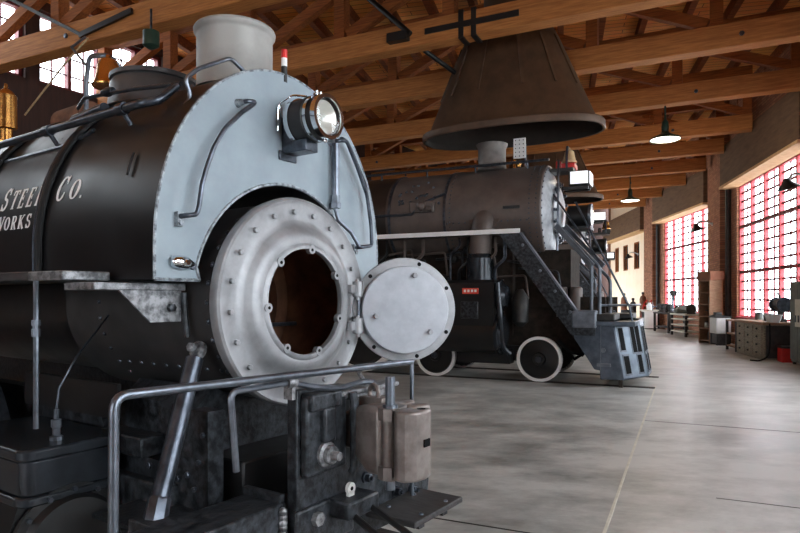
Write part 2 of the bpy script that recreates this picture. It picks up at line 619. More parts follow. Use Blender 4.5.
# inner wall (left), high windows
LW0 = Vector((-8.09, 13.26, 0))
LT = Vector((0.52, 0.8542, 0))
lq = Vector((LT.y, -LT.x, 0))                                   # into the room
mwL = Matrix(((LT.x, -lq.x, 0, LW0.x), (LT.y, -lq.y, 0, LW0.y), (0, 0, 1, 0), (0, 0, 0, 1)))   # local y points outward
w = MB()
k0, k1 = -24.0, 37.5
wins = [(-12.8, -10.9), (-8.6, -6.7), (-3.4, -1.75), (-1.5, 0.1), (0.4, 1.9), (2.15, 3.6), (3.85, 5.3)]  # first two lie out of view, added to light the tank side
zl0, zl1 = 6.2, 7.8
DOORS = [(18.0, 23.5), (25.0, 31.5)]                            # open engine doors out of view, added to light the cream wall
w.box((k0, 0, 0), (-20.0, 0.35, ROOF))
x = -20.0
for c0, c1 in wins:
    w.box((x, 0, 0), (c0, 0.35, ROOF)); w.box((c0, 0, 0), (c1, 0.35, zl0)); w.box((c0, 0, zl1), (c1, 0.35, ROOF)); x = c1
for c0, c1 in DOORS:
    w.box((x, 0, 0), (c0, 0.35, ROOF)); w.box((c0, 0, 5.2), (c1, 0.35, ROOF)); x = c1
w.box((x, 0, 0), (k1, 0.35, ROOF))
o = struct('wall_left', w, 'darkwall', smooth=False); o.matrix_world = mwL
for c0, c1 in wins:
    wn += 1
    f = MB()
    for s in (c0 + 0.04, c1 - 0.04, (c0 + c1) / 2):
        f.box((s - 0.04, 0.12, zl0), (s + 0.04, 0.28, zl1))
    for z in (zl0 + 0.04, zl1 - 0.04):
        f.box((c0, 0.12, z - 0.04), (c1, 0.28, z + 0.04))
    fr = struct('window_%d' % wn, f, 'muntin', smooth=False); fr.matrix_world = mwL
    mu = MB()
    for kk in range(1, 4):
        z = zl0 + (zl1 - zl0) * kk / 4
        mu.box((c0, 0.18, z - 0.014), (c1, 0.22, z + 0.014))
    for kk in (0.25, 0.75):
        s = c0 + (c1 - c0) * kk
        mu.box((s - 0.012, 0.18, zl0), (s + 0.012, 0.22, zl1))
    mu.build('muntins', 'muntin', fr, smooth=False)
    MB().box((c0 + 0.02, 0.205, zl0 + 0.02), (c1 - 0.02, 0.21, zl1 - 0.02)).build('pane', 'glass', fr, smooth=False)
    c = LW0 + LT * ((c0 + c1) / 2) - lq * 0.5
    portal((c.x, c.y, (zl0 + zl1) / 2), lq, c1 - c0, zl1 - zl0)
for c0, c1 in DOORS:
    c = LW0 + LT * ((c0 + c1) / 2) - lq * 0.5
    portal((c.x, c.y, 2.6), lq, c1 - c0, 5.2)

w = MB().box((-22, 45.0, 0), (17, 45.4, ROOF)); struct('wall_far', w, 'darkwall', smooth=False)
a, t, q, L = wall_frame((1.1, -7.2), (-20.4, -7.2))
mw = mat_of(a, t, q)
w = MB()
x = 0.0
for c0, c1 in ((6.0, 10.6), (12.0, 16.6)):  # windows behind the camera, added as fill light for the near tank side
    w.box((x, -0.4, 0), (c0, 0, ROOF)); w.box((c0, -0.4, 0), (c1, 0, SILL)); w.box((c0, -0.4, HEAD), (c1, 0, ROOF)); x = c1
w.box((x, -0.4, 0), (L, 0, ROOF))
o = struct('wall_back', w, 'brick', smooth=False); o.matrix_world = mw
for c0, c1 in ((6.0, 10.6), (12.0, 16.6)):
    wn += 1
    a2_ = a + t * c0
    window(wn, a2_, t, q, c1 - c0, SILL, HEAD, 5, mat_of(a2_, t, q), 5, (2.27, 3.68), 2)
w = MB().beam((1.3, -7.4, ROOF / 2), (1.3, -5.0, ROOF / 2), 0.4, ROOF); struct('wall_near', w, 'brick', smooth=False)

# roof boards and purlins
cpoly = [(-21.4, -7.6), (1.5, -7.6), (1.5, -5.2)]
for p0, p1, kk in reversed(WIN):
    a_, t_, q_, L_ = wall_frame(p0, p1)
    cpoly += [tuple((a_ - q_ * 0.45)[:2]), tuple((a_ + t_ * L_ - q_ * 0.45)[:2])]
cpoly += [(14.8, 45.4), (10.9, 45.4)]
c = MB().prism(cpoly, (0, 0, 0.15), 'xy', ROOF)
ceil = struct('ceiling', c, 'roof', smooth=False)
P = Vector((0.25, 0.968, 0)).normalized()
PX = Vector((P.y, -P.x, 0))
# rows of purlins run from the near end of the house to the far end, between the two long walls
for k in range(-14, 17):
    o0 = PX * (k * 0.92)
    ta, tb = 5.0, 44.0
    pts = [o0 + P * (ta + (tb - ta) * q / 60) for q in range(61)]
    ok = [p for p in pts if (p - LW0).dot(lq) > 0.3 and p.y > 3 and p.x < 0.6 + 9.2 + 0.105 * max(0, p.y - 13) - 0.38 * max(0, 13 - p.y)]
    if len(ok) < 4:
        continue
    b = MB().beam(ok[0] + Vector((0, 0, ROOF - 0.125)), ok[-1] + Vector((0, 0, ROOF - 0.125)), 0.14, 0.25)
    b.build('purlin', 'purlin', ceil, smooth=False)

# ------------------------------------------------------------------ floor joints and rails
def strip(name, p0, p1, w, m, z0=-0.002, z1=0.003):
    b = MB().beam((p0[0], p0[1], (z0 + z1) / 2), (p1[0], p1[1], (z0 + z1) / 2), w, z1 - z0)
    return struct(name, b, m, smooth=False)


A2 = Vector((0.9082, -0.4185, 0)); B2 = Vector((0.4185, 0.9082, 0))
jp = A2 * -0.475
strip('trim_51', jp + B2 * 2.0, jp + B2 * 11.3, 0.022, 'paper')
strip('trim_52', B2 * 3.93 + A2 * -3.4, B2 * 3.93 + A2 * -0.48, 0.014, 'pit')
strip('trim_53', B2 * 8.1 + A2 * -0.46, B2 * 8.1 + A2 * 4.6, 0.012, 'joint')
strip('trim_54', B2 * 5.2 + A2 * 0.2, B2 * 5.2 + A2 * 3.2, 0.010, 'joint')

L1O = Vector((-0.53, 3.274, 0)); A1 = Vector((0.82557, -0.56429, 0)); B1 = Vector((0.56429, 0.82557, 0))
L2O = Vector((2.7927, 11.7266, 0))
for nm, o, a, b, x0, x1 in (('near', L1O, A1, B1, -7.0, 0.75), ('far', L2O, A2, B2, -8.0, 1.9)):
    for s in (-0.7525, 0.7525):
        g = MB().beam(o + a * x0 + b * s, o + a * x1 + b * s, 0.2, 0.012)
        r = struct('trim_6%d' % (1 + (s > 0) + 2 * (nm == 'far')), g, 'pit', smooth=False)
        rl = MB().beam(o + a * x0 + b * s + Vector((0, 0, 0.0)), o + a * x1 + b * s + Vector((0, 0, 0.0)), 0.07, 0.03)
        rl.build('rail', 'rail', r, smooth=False)

# ================================================================== ROOF TRUSSES
def right_end(n):
    """how far along D a truss at distance n may run before it meets the header of the outer wall"""
    best = None
    pts = []
    for p0, p1, k in WIN:
        pts += [Vector((p0[0], p0[1], 0)), Vector((p1[0], p1[1], 0))]
    for p, q in zip(pts, pts[1:]):
        na, nb = p.dot(N), q.dot(N)
        if (na - n) * (nb - n) <= 0 and abs(na - nb) > 1e-6:
            f = (n - na) / (nb - na)
            s = (p + (q - p) * f).dot(D)
            best = s if best is None else min(best, s)
    return best


TR = [7.6, 10.29, 12.8, 15.9, 19.3, 21.85, 24.6, 27.4, 30.2, 33.0]
TL = ['roof truss crossing over the bell and dome at the upper left',
      'roof truss in front of the big smoke hood, black strap plate on its beam',
      'roof truss just behind the big smoke hood, its beam running to the upper right corner',
      'roof truss whose beam carries the nearer pendant lamp',
      'first roof truss behind the nearer pendant lamp',
      'second roof truss behind the nearer pendant lamp',
      'roof truss whose beam carries the farther pendant lamp',
      'first roof truss behind the farther pendant lamp',
      'second roof truss behind the farther pendant lamp',
      'farthest roof truss at the end of the hall']
sl = -12.98
for ti, (n, lab) in enumerate(zip(TR, TL)):
    sr = right_end(n)
    if sr is None:
        sr = 2.0
    sr -= 0.46
    if n < 5:
        sr = min(sr, 6.0)
    L = sr - sl
    o = D * sl + N * n
    tr = thing('roof_truss', (o.x, o.y, CH), math.atan2(D.y, D.x), lab, 'roof truss', 'timber roof trusses')
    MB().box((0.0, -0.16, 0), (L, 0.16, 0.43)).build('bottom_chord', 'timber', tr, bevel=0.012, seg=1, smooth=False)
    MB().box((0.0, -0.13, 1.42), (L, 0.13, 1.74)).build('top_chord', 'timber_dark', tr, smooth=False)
    npan = max(4, int(round(L / 2.3)))
    step = L / npan
    for k in range(npan + 1):
        x = min(max(k * step, 0.12), L - 0.12)
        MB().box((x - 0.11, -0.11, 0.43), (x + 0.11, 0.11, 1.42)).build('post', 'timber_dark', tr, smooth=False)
    for k in range(npan):
        xa, xb = k * step, (k + 1) * step
        if k < npan / 2:
            p, q = (xa + 0.15, 0, 0.50), (xb - 0.12, 0, 1.36)
        else:
            p, q = (xa + 0.12, 0, 1.36), (xb - 0.15, 0, 0.50)
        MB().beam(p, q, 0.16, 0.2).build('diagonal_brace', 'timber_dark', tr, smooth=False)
    # iron rods and bolts
    for k in (1, npan - 1):
        MB().bolt((k * step + 0.4, -0.16, 0.2), (0, -1, 0), 0.045, 0.03).build('bolt', 'darksteel', tr)
    if ti == 1:
        u0 = 8.69
        s = MB().box((u0 - 0.15, -0.185, 0.16), (u0 + 1.55, -0.16, 0.26))
        s.build('strap_plate', 'black', tr, smooth=False)
        for q in (0.53, 0.76):
            MB().box((u0 + q - 0.045, -0.18, -0.03), (u0 + q + 0.045, 0.18, 0.46)).build('strap_band', 'black', tr, smooth=False)
        MB().cyl((7.03, -0.22, 1.4), (8.28, -0.22, 0.2), 0.05).build('tie_rod', 'black', tr)
        MB().cyl((u0 - 0.45, 0.22, 0.15), (u0 + 0.45, 2.0, -0.5), 0.045).build('tie_rod', 'black', tr)
        MB().box((u0 - 0.85, -0.3, 0.1), (u0 - 0.45, 0.22, 0.26)).build('rod_bracket', 'black', tr, smooth=False)
    if ti == 0:
        MB().beam((3.08, -0.2, 0.12), (4.38, -0.2, 0.3), 0.05, 0.09).build('iron_tie_bar', 'black', tr, smooth=False)
        MB().beam((0.5, -0.2, 1.5), (3.13, -0.2, 0.12), 0.04, 0.06).build('iron_tie_bar', 'black', tr, smooth=False)
        MB().lathe([(0, 0.05), (0.05, 0.13), (0.28, 0.13), (0.3, 0.03)], (4.88, -0.25, -0.45), (0, 0, 1), 16).build('pulley', 'greencap', tr)
        MB().cyl((4.88, -0.25, -0.16), (4.88, -0.25, 0.2), 0.02).build('pulley_hanger', 'darksteel', tr)


# ================================================================== LOCOMOTIVE PARTS SHARED
def bolts_ring(mb, c, axis, r, n, br=0.014, ph=0.0, h=0.012, rivet=False):
    x, y, z = frame_from(axis)
    for k in range(n):
        a = ph + 2 * math.pi * k / n
        p = Vector(c) + x * r * math.cos(a) + y * r * math.sin(a)
        (mb.rivet(p, axis, br) if rivet else mb.bolt(p, axis, br, h))


def spoked(parent, name, c, r, tire_mat, side):
    """driving or truck wheel on the rail: disc, tyre ring, hub"""
    x, y, z = c
    w = MB().lathe([(-0.07, r * 0.93), (-0.0, r * 0.93), (-0.0, r * 0.84), (-0.02, r * 0.80), (0.015, r * 0.3), (0.05, r * 0.26), (0.05, r * 0.0)], c, (0, side, 0), 40)
    wo = w.build(name, 'black', parent)
    t = MB().ring((x, y - side * 0.07, z), (0, side, 0), r * 0.87, r, 0.10, 48)
    t.build('tyre', tire_mat, wo)
    h = MB().lathe([(0.05, r * 0.16), (0.09, r * 0.14), (0.09, 0.0)], c, (0, side, 0), 20)
    h.build('hub', 'darksteel', wo)
    return wo


# ================================================================== LOCOMOTIVE 1 (saddle tank, close)
loco = thing('saddle_tank_locomotive', (L1O.x, L1O.y, 0), math.atan2(A1.y, A1.x),
             'black saddle tank locomotive with blue-grey tank front and open smokebox door, close on the left', 'locomotive')
ZB = 1.475                                                     # boiler centre line
TF = -0.12                                                     # front of the tank


def tank_pt(dy):
    return 1.75 + 0.95 * math.sqrt(max(0.0, 1 - (dy / 0.812) ** 2))


def tank_outline(scale=1.0, n=28):
    """upper outline of the saddle tank from the near leg over the top to the far leg: (y, z)"""
    out = [(-0.812, 1.578)]
    for k in range(n + 1):
        a = math.pi - math.pi * k / n
        out.append((0.812 * math.cos(a), 1.75 + 0.95 * math.sin(a)))
    out.append((0.812, 1.578))
    return out


def arch(r=0.63, n=20, z=1.578, yl=0.62):
    a0 = math.asin((z + 0.06 - ZB) / r)
    out = [(yl - 0.04, z)]
    for k in range(n + 1):
        a = a0 + (math.pi - 2 * a0) * k / n
        out.append((yl * math.cos(a), ZB + r * math.sin(a)))
    out.append((-yl + 0.04, z))
    return out


body = tank_outline() + arch()
tank = MB().prism(body, (-4.5, 0, 0), 'yz', TF - 0.018).build('saddle_tank', 'tank', loco)
tf = MB().prism(body, (0.018, 0, 0), 'yz', TF - 0.018).build('tank_front', 'blue', loco)
e = MB()
e.tube([(TF - 0.004, y, z) for y, z in tank_outline(n=40)], 0.0075, 6)
e.tube([(TF, y, z) for y, z in arch(n=30)], 0.009, 6)
e.tube([(TF, -0.812, 1.578), (TF, -0.58, 1.578)], 0.009, 6)
e.tube([(TF, 0.812, 1.578), (TF, 0.58, 1.578)], 0.009, 6)
e.build('edge_bead', 'weld', tf)
# pipes bent over the tank sides
for xx in (-1.105, -1.94):
    pts = [(xx, y * 1.018 if abs(y) > 0.3 else y, z + 0.012) for y, z in tank_outline(n=40)]
    MB().tube(pts[:-14], 0.021, 10).build('jacket_pipe', 'black', loco)
    MB().tube([(p[0] - 0.045, p[1], p[2] + 0.004) for p in pts[:-14]], 0.012, 8).build('jacket_pipe', 'darksteel', loco)


def on_side(x, h, off=0.003, z0=1.993):
    """point on the near side of the tank jacket: x along, h up the curve from z0"""
    z = z0
    y = 0.0
    steps = max(1, int(abs(h) / 0.01))
    for k in range(steps):
        y = 0.812 * math.sqrt(max(0, 1 - ((z - 1.75) / 0.95) ** 2)) if z > 1.75 else 0.812
        dz = 0.002
        y2 = 0.812 * math.sqrt(max(0, 1 - ((z + dz - 1.75) / 0.95) ** 2)) if z + dz > 1.75 else 0.812
        sl_ = dz / math.hypot(dz, y2 - y)
        z += h / steps * sl_
    y = 0.812 * math.sqrt(max(0, 1 - ((z - 1.75) / 0.95) ** 2)) if z > 1.75 else 0.812
    ny, nz = y / 0.812 ** 2, max(0, (z - 1.75)) / 0.95 ** 2
    l = math.hypot(ny, nz)
    return (x, -(y + off * ny / l), z + off * nz / l)


# ------- painted lettering: serif capitals drawn as thick and thin strokes
def arc(cx, cy, rx, ry, a0, a1, w0, w1, n=14):
    """variable width arc as list of quads; w is half-width as a function of angle"""
    q = []
    for k in range(n):
        A, B = [a0 + (a1 - a0) * (k + d) / n for d in (0, 1)]
        def pr(a, s):
            w = w0 + (w1 - w0) * abs(math.cos(a))
            return (cx + (rx + s * w) * math.cos(a), cy + (ry + s * w * 0.7) * math.sin(a))
        q.append([pr(A, -1), pr(B, -1), pr(B, 1), pr(A, 1)])
    return q


def bar(x0, y0, x1, y1, w):
    dx, dy = x1 - x0, y1 - y0
    l = math.hypot(dx, dy)
    px, py = -dy / l * w / 2, dx / l * w / 2
    return [[(x0 + px, y0 + py), (x0 - px, y0 - py), (x1 - px, y1 - py), (x1 + px, y1 + py)]]


def serif(x, y, w=0.3, h=0.05):
    return [[(x - w / 2, y - h / 2), (x + w / 2, y - h / 2), (x + w / 2, y + h / 2), (x - w / 2, y + h / 2)]]


T_, t_ = 0.21, 0.085
pi = math.pi
GL = {
    'T': bar(0.4, 0, 0.4, 1, T_) + bar(0.02, 0.97, 0.78, 0.97, t_) + bar(0.05, 1, 0.05, 0.76, t_) + bar(0.75, 1, 0.75, 0.76, t_) + serif(0.4, 0.025, 0.36),
    'E': bar(0.2, 0, 0.2, 1, T_) + bar(0.05, 0.97, 0.68, 0.97, t_) + bar(0.05, 0.03, 0.7, 0.03, t_) + bar(0.2, 0.52, 0.5, 0.52, t_)
         + bar(0.66, 1, 0.66, 0.78, t_) + bar(0.69, 0, 0.69, 0.24, t_) + bar(0.5, 0.4, 0.5, 0.64, t_),
    'L': bar(0.2, 0, 0.2, 1, T_) + serif(0.2, 0.975, 0.36) + bar(0.05, 0.03, 0.68, 0.03, t_) + bar(0.67, 0, 0.67, 0.28, t_),
    'C': arc(0.45, 0.5, 0.36, 0.46, 0.22 * pi, 1.78 * pi, 0.042, 0.115, 20) + bar(0.75, 0.66, 0.75, 1.0, t_) + bar(0.74, 0.2, 0.76, 0.34, t_),
    'O': arc(0.42, 0.5, 0.33, 0.46, 0, 2 * pi, 0.042, 0.115, 24),
    'S': arc(0.36, 0.74, 0.25, 0.235, 0.15 * pi, 1.5 * pi, 0.075, 0.095, 14) + arc(0.36, 0.265, 0.27, 0.235, 0.5 * pi, -0.85 * pi, 0.075, 0.095, 14)
         + bar(0.64, 0.7, 0.64, 1.0, t_) + bar(0.08, 0.0, 0.08, 0.3, t_),
    'W': bar(0.08, 1, 0.32, 0, T_) + bar(0.32, 0, 0.55, 0.9, t_) + bar(0.5, 1, 0.78, 0, T_) + bar(0.78, 0, 1.02, 1, t_)
         + serif(0.08, 0.975, 0.26) + serif(0.5, 0.975, 0.24) + serif(1.02, 0.975, 0.24),
    'R': bar(0.2, 0, 0.2, 1, T_) + serif(0.2, 0.025, 0.36) + arc(0.42, 0.74, 0.24, 0.235, -0.5 * pi, 0.5 * pi, 0.042, 0.1, 12)
         + bar(0.05, 0.97, 0.42, 0.97, t_) + bar(0.2, 0.5, 0.42, 0.5, t_) + bar(0.42, 0.5, 0.72, 0.0, T_ * 0.9) + serif(0.74, 0.025, 0.2),
    'K': bar(0.2, 0, 0.2, 1, T_) + serif(0.2, 0.025, 0.36) + serif(0.2, 0.975, 0.36) + bar(0.24, 0.4, 0.72, 1, t_) + bar(0.36, 0.56, 0.76, 0.0, T_)
         + serif(0.72, 0.975, 0.26) + serif(0.78, 0.025, 0.26),
    '.': [[(0.05, 0.0), (0.2, 0.0), (0.2, 0.15), (0.05, 0.15)]],
}


def lettering(name, items, z0, slant):
    """items: (glyph, x, height, width)"""
    for g, x, h, wd in items:
        m = MB()
        x -= 0.085
        for qd in GL[g]:
            # subdivide long quads upward so they follow the curved jacket
            vs = []
            for (u, v) in qd:
                vs.append((x + u * wd + v * h * slant, v * h))
            a, b, c, d = vs
            nseg = max(1, int(max(abs(a[1] - d[1]), abs(b[1] - c[1]), abs(a[1] - b[1])) / 0.02))
            ed = abs(a[1] - b[1]) > abs(a[1] - d[1])
            if not ed:
                a, b, c, d = b, c, d, a
                nseg = max(1, int(abs(a[1] - b[1]) / 0.02) + 1)
            L_ = lambda p, q, t: (p[0] + (q[0] - p[0]) * t, p[1] + (q[1] - p[1]) * t)
            for k in range(nseg):
                t0, t1 = k / nseg, (k + 1) / nseg
                quad = [L_(a, b, t0), L_(a, b, t1), L_(d, c, t1), L_(d, c, t0)]
                lo_ = [m.bm.verts.new(on_side(p[0], p[1], 0.0012, z0)) for p in quad]
                hi_ = [m.bm.verts.new(on_side(p[0], p[1], 0.0030, z0)) for p in quad]
                m.face(hi_)
                for i in range(4):
                    j = (i + 1) % 4
                    m.face([lo_[i], lo_[j], hi_[j], hi_[i]])
        m.build(name, 'letter', tank, smooth=False)


HS = 0.125
lettering('painted_letter', [('S', -1.555, 0.133, 0.095), ('T', -1.447, 0.112, 0.088), ('E', -1.352, 0.112, 0.082), ('E', -1.257, 0.112, 0.084), ('L', -1.157, 0.112, 0.086),
                        ('C', -0.945, 0.14, 0.10), ('O', -0.812, 0.108, 0.10), ('.', -0.705, 0.1, 0.1)], 1.993, 0.16)
lettering('painted_letter', [('W', -1.585, 0.082, 0.10), ('O', -1.465, 0.076, 0.072), ('R', -1.385, 0.076, 0.075), ('K', -1.303, 0.076, 0.075), ('S', -1.213, 0.076, 0.068)], 1.874, 0.1)

# slotted handle on the jacket
h = MB()
pts = [on_side(-0.385 - 0.012 * k / 6, 0.115 * k / 6, 0.012, 2.065) for k in range(7)]
h.tube(pts, 0.006, 8)
h.build('jacket_handle', 'black', loco)

# ------- smokebox
sb = MB().lathe([(-1.35, 0.52), (-0.02, 0.52), (-0.02, 0.50), (-1.25, 0.50), (-1.25, 0.02)], (0, 0, ZB), (1, 0, 0), 64)
smokebox = sb.build('smokebox', 'barrel', loco)
inner = MB().lathe([(-1.2, 0.02), (-1.2, 0.495), (-0.03, 0.495)], (0, 0, ZB), (1, 0, 0), 48, caps=False)
inner.build('smokebox_lining', 'rust', smokebox)
ir = MB().ring((-0.62, 0, ZB), (1, 0, 0), 0.40, 0.494, 0.05, 40)
ir.build('inner_ring', 'rust', smokebox)
MB().cyl((-0.45, -0.44, ZB - 0.14), (-0.45, 0.44, ZB - 0.14), 0.012).build('cross_rod', 'darksteel', smokebox)
prof = [(-0.05, 0.522), (-0.05, 0.540), (-0.012, 0.546), (0.004, 0.541), (0.012, 0.53), (0.008, 0.518), (0.004, 0.508), (0.004, 0.435), (0.008, 0.415), (0.022, 0.392),
        (0.040, 0.372), (0.052, 0.350), (0.056, 0.325), (0.052, 0.305), (0.056, 0.297), (0.060, 0.290), (0.060, 0.277), (0.050, 0.274), (0.03, 0.276), (0.02, 0.30), (-0.02, 0.40), (-0.03, 0.51), (-0.05, 0.522)]
front = MB().lathe(prof, (0, 0, ZB), (1, 0, 0), 80, caps=False).build('smokebox_front', 'alu', loco)
b = MB()
bolts_ring(b, (0.004, 0, ZB), (1, 0, 0), 0.468, 20, 0.0145, 0.1, 0.014)
build_each(b, 'front_bolt', 'alu', front)
b = MB()
for k in range(7):
    a = 0.55 + 2 * pi * k / 7
    p = Vector((0.035, 0.277 * math.cos(a), ZB + 0.277 * math.sin(a)))
    b.lathe([(0, 0.024), (0.027, 0.024)], p, (1, 0, 0), 14)
    q = Vector((0.098, 0.266 * math.cos(a), ZB + 0.266 * math.sin(a)))
build_each(b, 'door_lug', 'alu', front)
b = MB()
for k in range(7):
    a = 0.55 + 2 * pi * k / 7
    b.lathe([(0, 0.0085), (0.0025, 0.0085)], Vector((0.0612, 0.274 * math.cos(a), ZB + 0.274 * math.sin(a))), (1, 0, 0), 10)
build_each(b, 'lug_hole', 'rubber', front)
b = MB()
for k in range(36):
    a = 2 * pi * k / 36
    d = Vector((0, math.cos(a), math.sin(a)))
    if d.y < 0.5:
        b.rivet(Vector((-0.09, 0, ZB)) + d * 0.52, d, 0.014)
        if d.z < 0.25:
            b.rivet(Vector((-1.0, 0, ZB)) + d * 0.52, d, 0.014)
for k in range(8):
    a = -2.45
    d = Vector((0, math.cos(a), math.sin(a)))
    b.rivet(Vector((-0.9 + 0.11 * k, 0, ZB)) + d * 0.52, d, 0.014)
build_each(b, 'rivet', 'darksteel', smokebox)

# ------- smokebox door, swung open towards the camera
dn = Vector((0.5643 * 1.0 + 0.16 * 0.8256, -0.8256 + 0.16 * 0.5643, 0)).normalized()
dc = Vector((0.2445, 0.626, 1.425))
door = MB().lathe([(-0.02, 0.02), (-0.02, 0.292), (-0.015, 0.302), (0.0, 0.306), (0.012, 0.302), (0.014, 0.262), (0.014, 0.02)], dc, dn, 64).build('smokebox_door', 'alu', loco)
MB().lathe([(0.012, 0.255), (0.048, 0.255), (0.056, 0.249), (0.058, 0.235), (0.058, 0.001)], dc, dn, 64).build('door_disc', 'door_alu', door)
dx = Vector((0, 0, 1)).cross(dn).normalized()
b = MB()
for (u, v) in ((0.05, 0.20), (0.142, -0.128), (-0.175, -0.035)):
    b.bolt(dc + dx * u + Vector((0, 0, v)) + dn * 0.058, dn, 0.016, 0.02)
    b.lathe([(0, 0.011), (0.03, 0.011)], dc + dx * u + Vector((0, 0, v)) + dn * 0.058, dn, 8)
b.build('door_bolts', 'alu', door)
b = MB()
for a in (72, 27, -28, -75, 230, 136):
    b.lathe([(0.0, 0.012), (0.0155, 0.012)], dc + dx * 0.281 * math.cos(R(a)) + Vector((0, 0, 0.281 * math.sin(R(a)))), dn, 12)
build_each(b, 'bolt_hole', 'rubber', door)
hp = Vector((0.07, 0.405, 0))
for z in (1.545, 1.335):
    b = MB().cyl((0.075, 0.40, z - 0.045), (0.075, 0.40, z + 0.045), 0.03, 14)
    b.box((0.0, 0.34, z - 0.025), (0.08, 0.42, z + 0.025))
    b.beam((0.075, 0.40, z), tuple(dc - dx * 0.27 + Vector((0, 0, z - 1.425))), 0.02, 0.05)
    b.cyl((0.075, 0.40, z - 0.065), (0.075, 0.40, z + 0.06), 0.013, 10)
    b.build('hinge', 'alu', door, bevel=0.004)
MB().tube([(0.07, 0.42, 1.5), (0.07, 0.42, 1.38)], 0.008, 8).build('hinge_pin', 'steel', door)

# ------- headlight on the tank front
hx, hz = 0.165, 2.432
hl = MB().lathe([(-0.225, 0.085), (-0.21, 0.112), (-0.10, 0.112), (-0.1, 0.12), (-0.085, 0.12), (-0.08, 0.108), (0.0, 0.108), (0.0, 0.099), (-0.1, 0.04), (-0.1, 0.001)], (hx, 0, hz), (1, 0, 0), 40).build('headlight', 'black', loco)
MB().ring((hx - 0.075, 0, hz), (1, 0, 0), 0.105, 0.117, 0.02, 40).build('lamp_band', 'chrome', hl)
MB().ring((hx - 0.022, 0, hz), (1, 0, 0), 0.098, 0.116, 0.03, 40).build('lamp_bezel', 'chrome', hl)
MB().ring((hx - 0.205, 0, hz), (1, 0, 0), 0.108, 0.122, 0.03, 40).build('lamp_band', 'chrome', hl)
MB().lathe([(-0.075, 0.004), (-0.07, 0.03), (-0.05, 0.065), (-0.01, 0.097), (-0.012, 0.098), (-0.078, 0.005)], (hx, 0, hz), (1, 0, 0), 32, caps=False).build('reflector', 'reflector', hl)
MB().lathe([(0, 0.098), (0.006, 0.08), (0.012, 0.001)], (hx, 0, hz), (1, 0, 0), 32, caps=False).build('lens', 'glass', hl)
MB().ball((hx - 0.04, 0, hz), 0.016).build('lamp_bulb', 'white', hl)
b = MB()
b.box((TF, -0.05, hz - 0.13), (hx - 0.2, 0.05, hz + 0.03)).box((TF, -0.05, hz - 0.165), (hx - 0.11, 0.045, hz - 0.105)).box((TF, -0.075, hz - 0.2), (TF + 0.012, 0.055, hz - 0.15))
b.build('lamp_bracket', 'darksteel', hl, bevel=0.004)
b = MB()
for k in range(3):
    b.cyl((hx - 0.05, 0.03 * (k - 1), hz + 0.112), (hx - 0.05, 0.03 * (k - 1), hz + 0.135), 0.009, 10)
b.tube([(hx - 0.06, -0.04, hz + 0.118), (hx - 0.06, 0.05, hz + 0.118)], 0.008)
b.ball((hx - 0.02, 0.0, hz - 0.122), 0.012)
build_each(b, 'lamp_catch', 'chrome', hl)
MB().tube([(-0.11, -0.085, hz - 0.05), (-0.1, -0.09, hz + 0.09), (-0.02, -0.075, hz + 0.125), (0.06, -0.05, hz + 0.11)], 0.006, 8, fillet=0.03).build('lamp_cable', 'chrome', hl)

# ------- tank front fittings
for top, pts, foot in (((-0.35, 2.461), [(-0.29, 2.472), (-0.388, 2.393), (-0.485, 2.296), (-0.549, 2.196), (-0.589, 2.096), (-0.616, 2.014), (-0.633, 1.907), (-0.645, 1.872)], (-0.70, 1.862)),
                       ((0.34, 2.41), [(0.42, 2.425), (0.518, 2.293), (0.618, 2.131), (0.66, 1.95), (0.668, 1.82)], (0.56, 1.805))):
    g = MB().tube([(TF, *top), (-0.055, *top)] + [(-0.055, *p) for p in pts] + [(-0.055, *foot), (TF, *foot)], 0.0115, 10, fillet=0.025)
    gr = g.build('grab_iron', 'darksteel', loco)
    MB().lathe([(0, 0.022), (0.02, 0.018), (0.05, 0.012)], (TF, *top), (1, 0, 0), 12).build('grab_bracket', 'weld', gr)
    MB().box((TF, foot[0] - 0.016, foot[1] - 0.045), (TF + 0.025, foot[0] + 0.016, foot[1] + 0.02)).bolt((TF + 0.02, foot[0], foot[1] - 0.03), (1, 0, 0), 0.013).build('grab_bracket', 'weld', gr)
# shaped clamp low on the near leg
c = MB().lathe([(-0.055, 0.008), (-0.045, 0.024), (-0.02, 0.030), (0.02, 0.030), (0.045, 0.020), (0.06, 0.012)], (TF + 0.02, -0.69, 1.655), (0, 1, -0.1), 14, sy=1.0)
c.lathe([(0, 0.026), (0.03, 0.022), (0.05, 0.012)], (TF + 0.01, -0.685, 1.655), (1, 0, 0), 6)
c.build('tank_clamp', 'chrome', loco)
c = MB().lathe([(0, 0.016), (0.016, 0.014), (0.02, 0.004)], (TF + 0.005, -0.625, 1.640), (1, 0, 0), 8)
c.build('clamp_bolt', 'steel', loco)
# upright pipe down to the smokebox
vp = MB().tube([(TF + 0.035, 0.355, 2.47), (TF + 0.035, 0.352, 2.03)], 0.023, 14)
vp.tube([(TF + 0.035, 0.352, 2.03), (TF + 0.05, 0.36, 1.95), (-0.02, 0.42, 1.88), (0.0, 0.47, 1.80)], 0.012, 8)
vp = vp.build('sand_pipe', 'steel', loco)
MB().lathe([(0, 0.034), (0.03, 0.034), (0.035, 0.028), (0.075, 0.028)], (TF + 0.035, 0.352, 2.02), (0, 0, 1), 6).build('pipe_union', 'steel', vp)
MB().tube([(TF + 0.02, 0.40, 2.44), (TF + 0.05, 0.41, 2.44), (TF + 0.05, 0.47, 2.40), (TF + 0.05, 0.62, 2.2), (TF + 0.05, 0.66, 2.05)], 0.010, 8, fillet=0.03).build('air_hose_pipe', 'darksteel', loco)

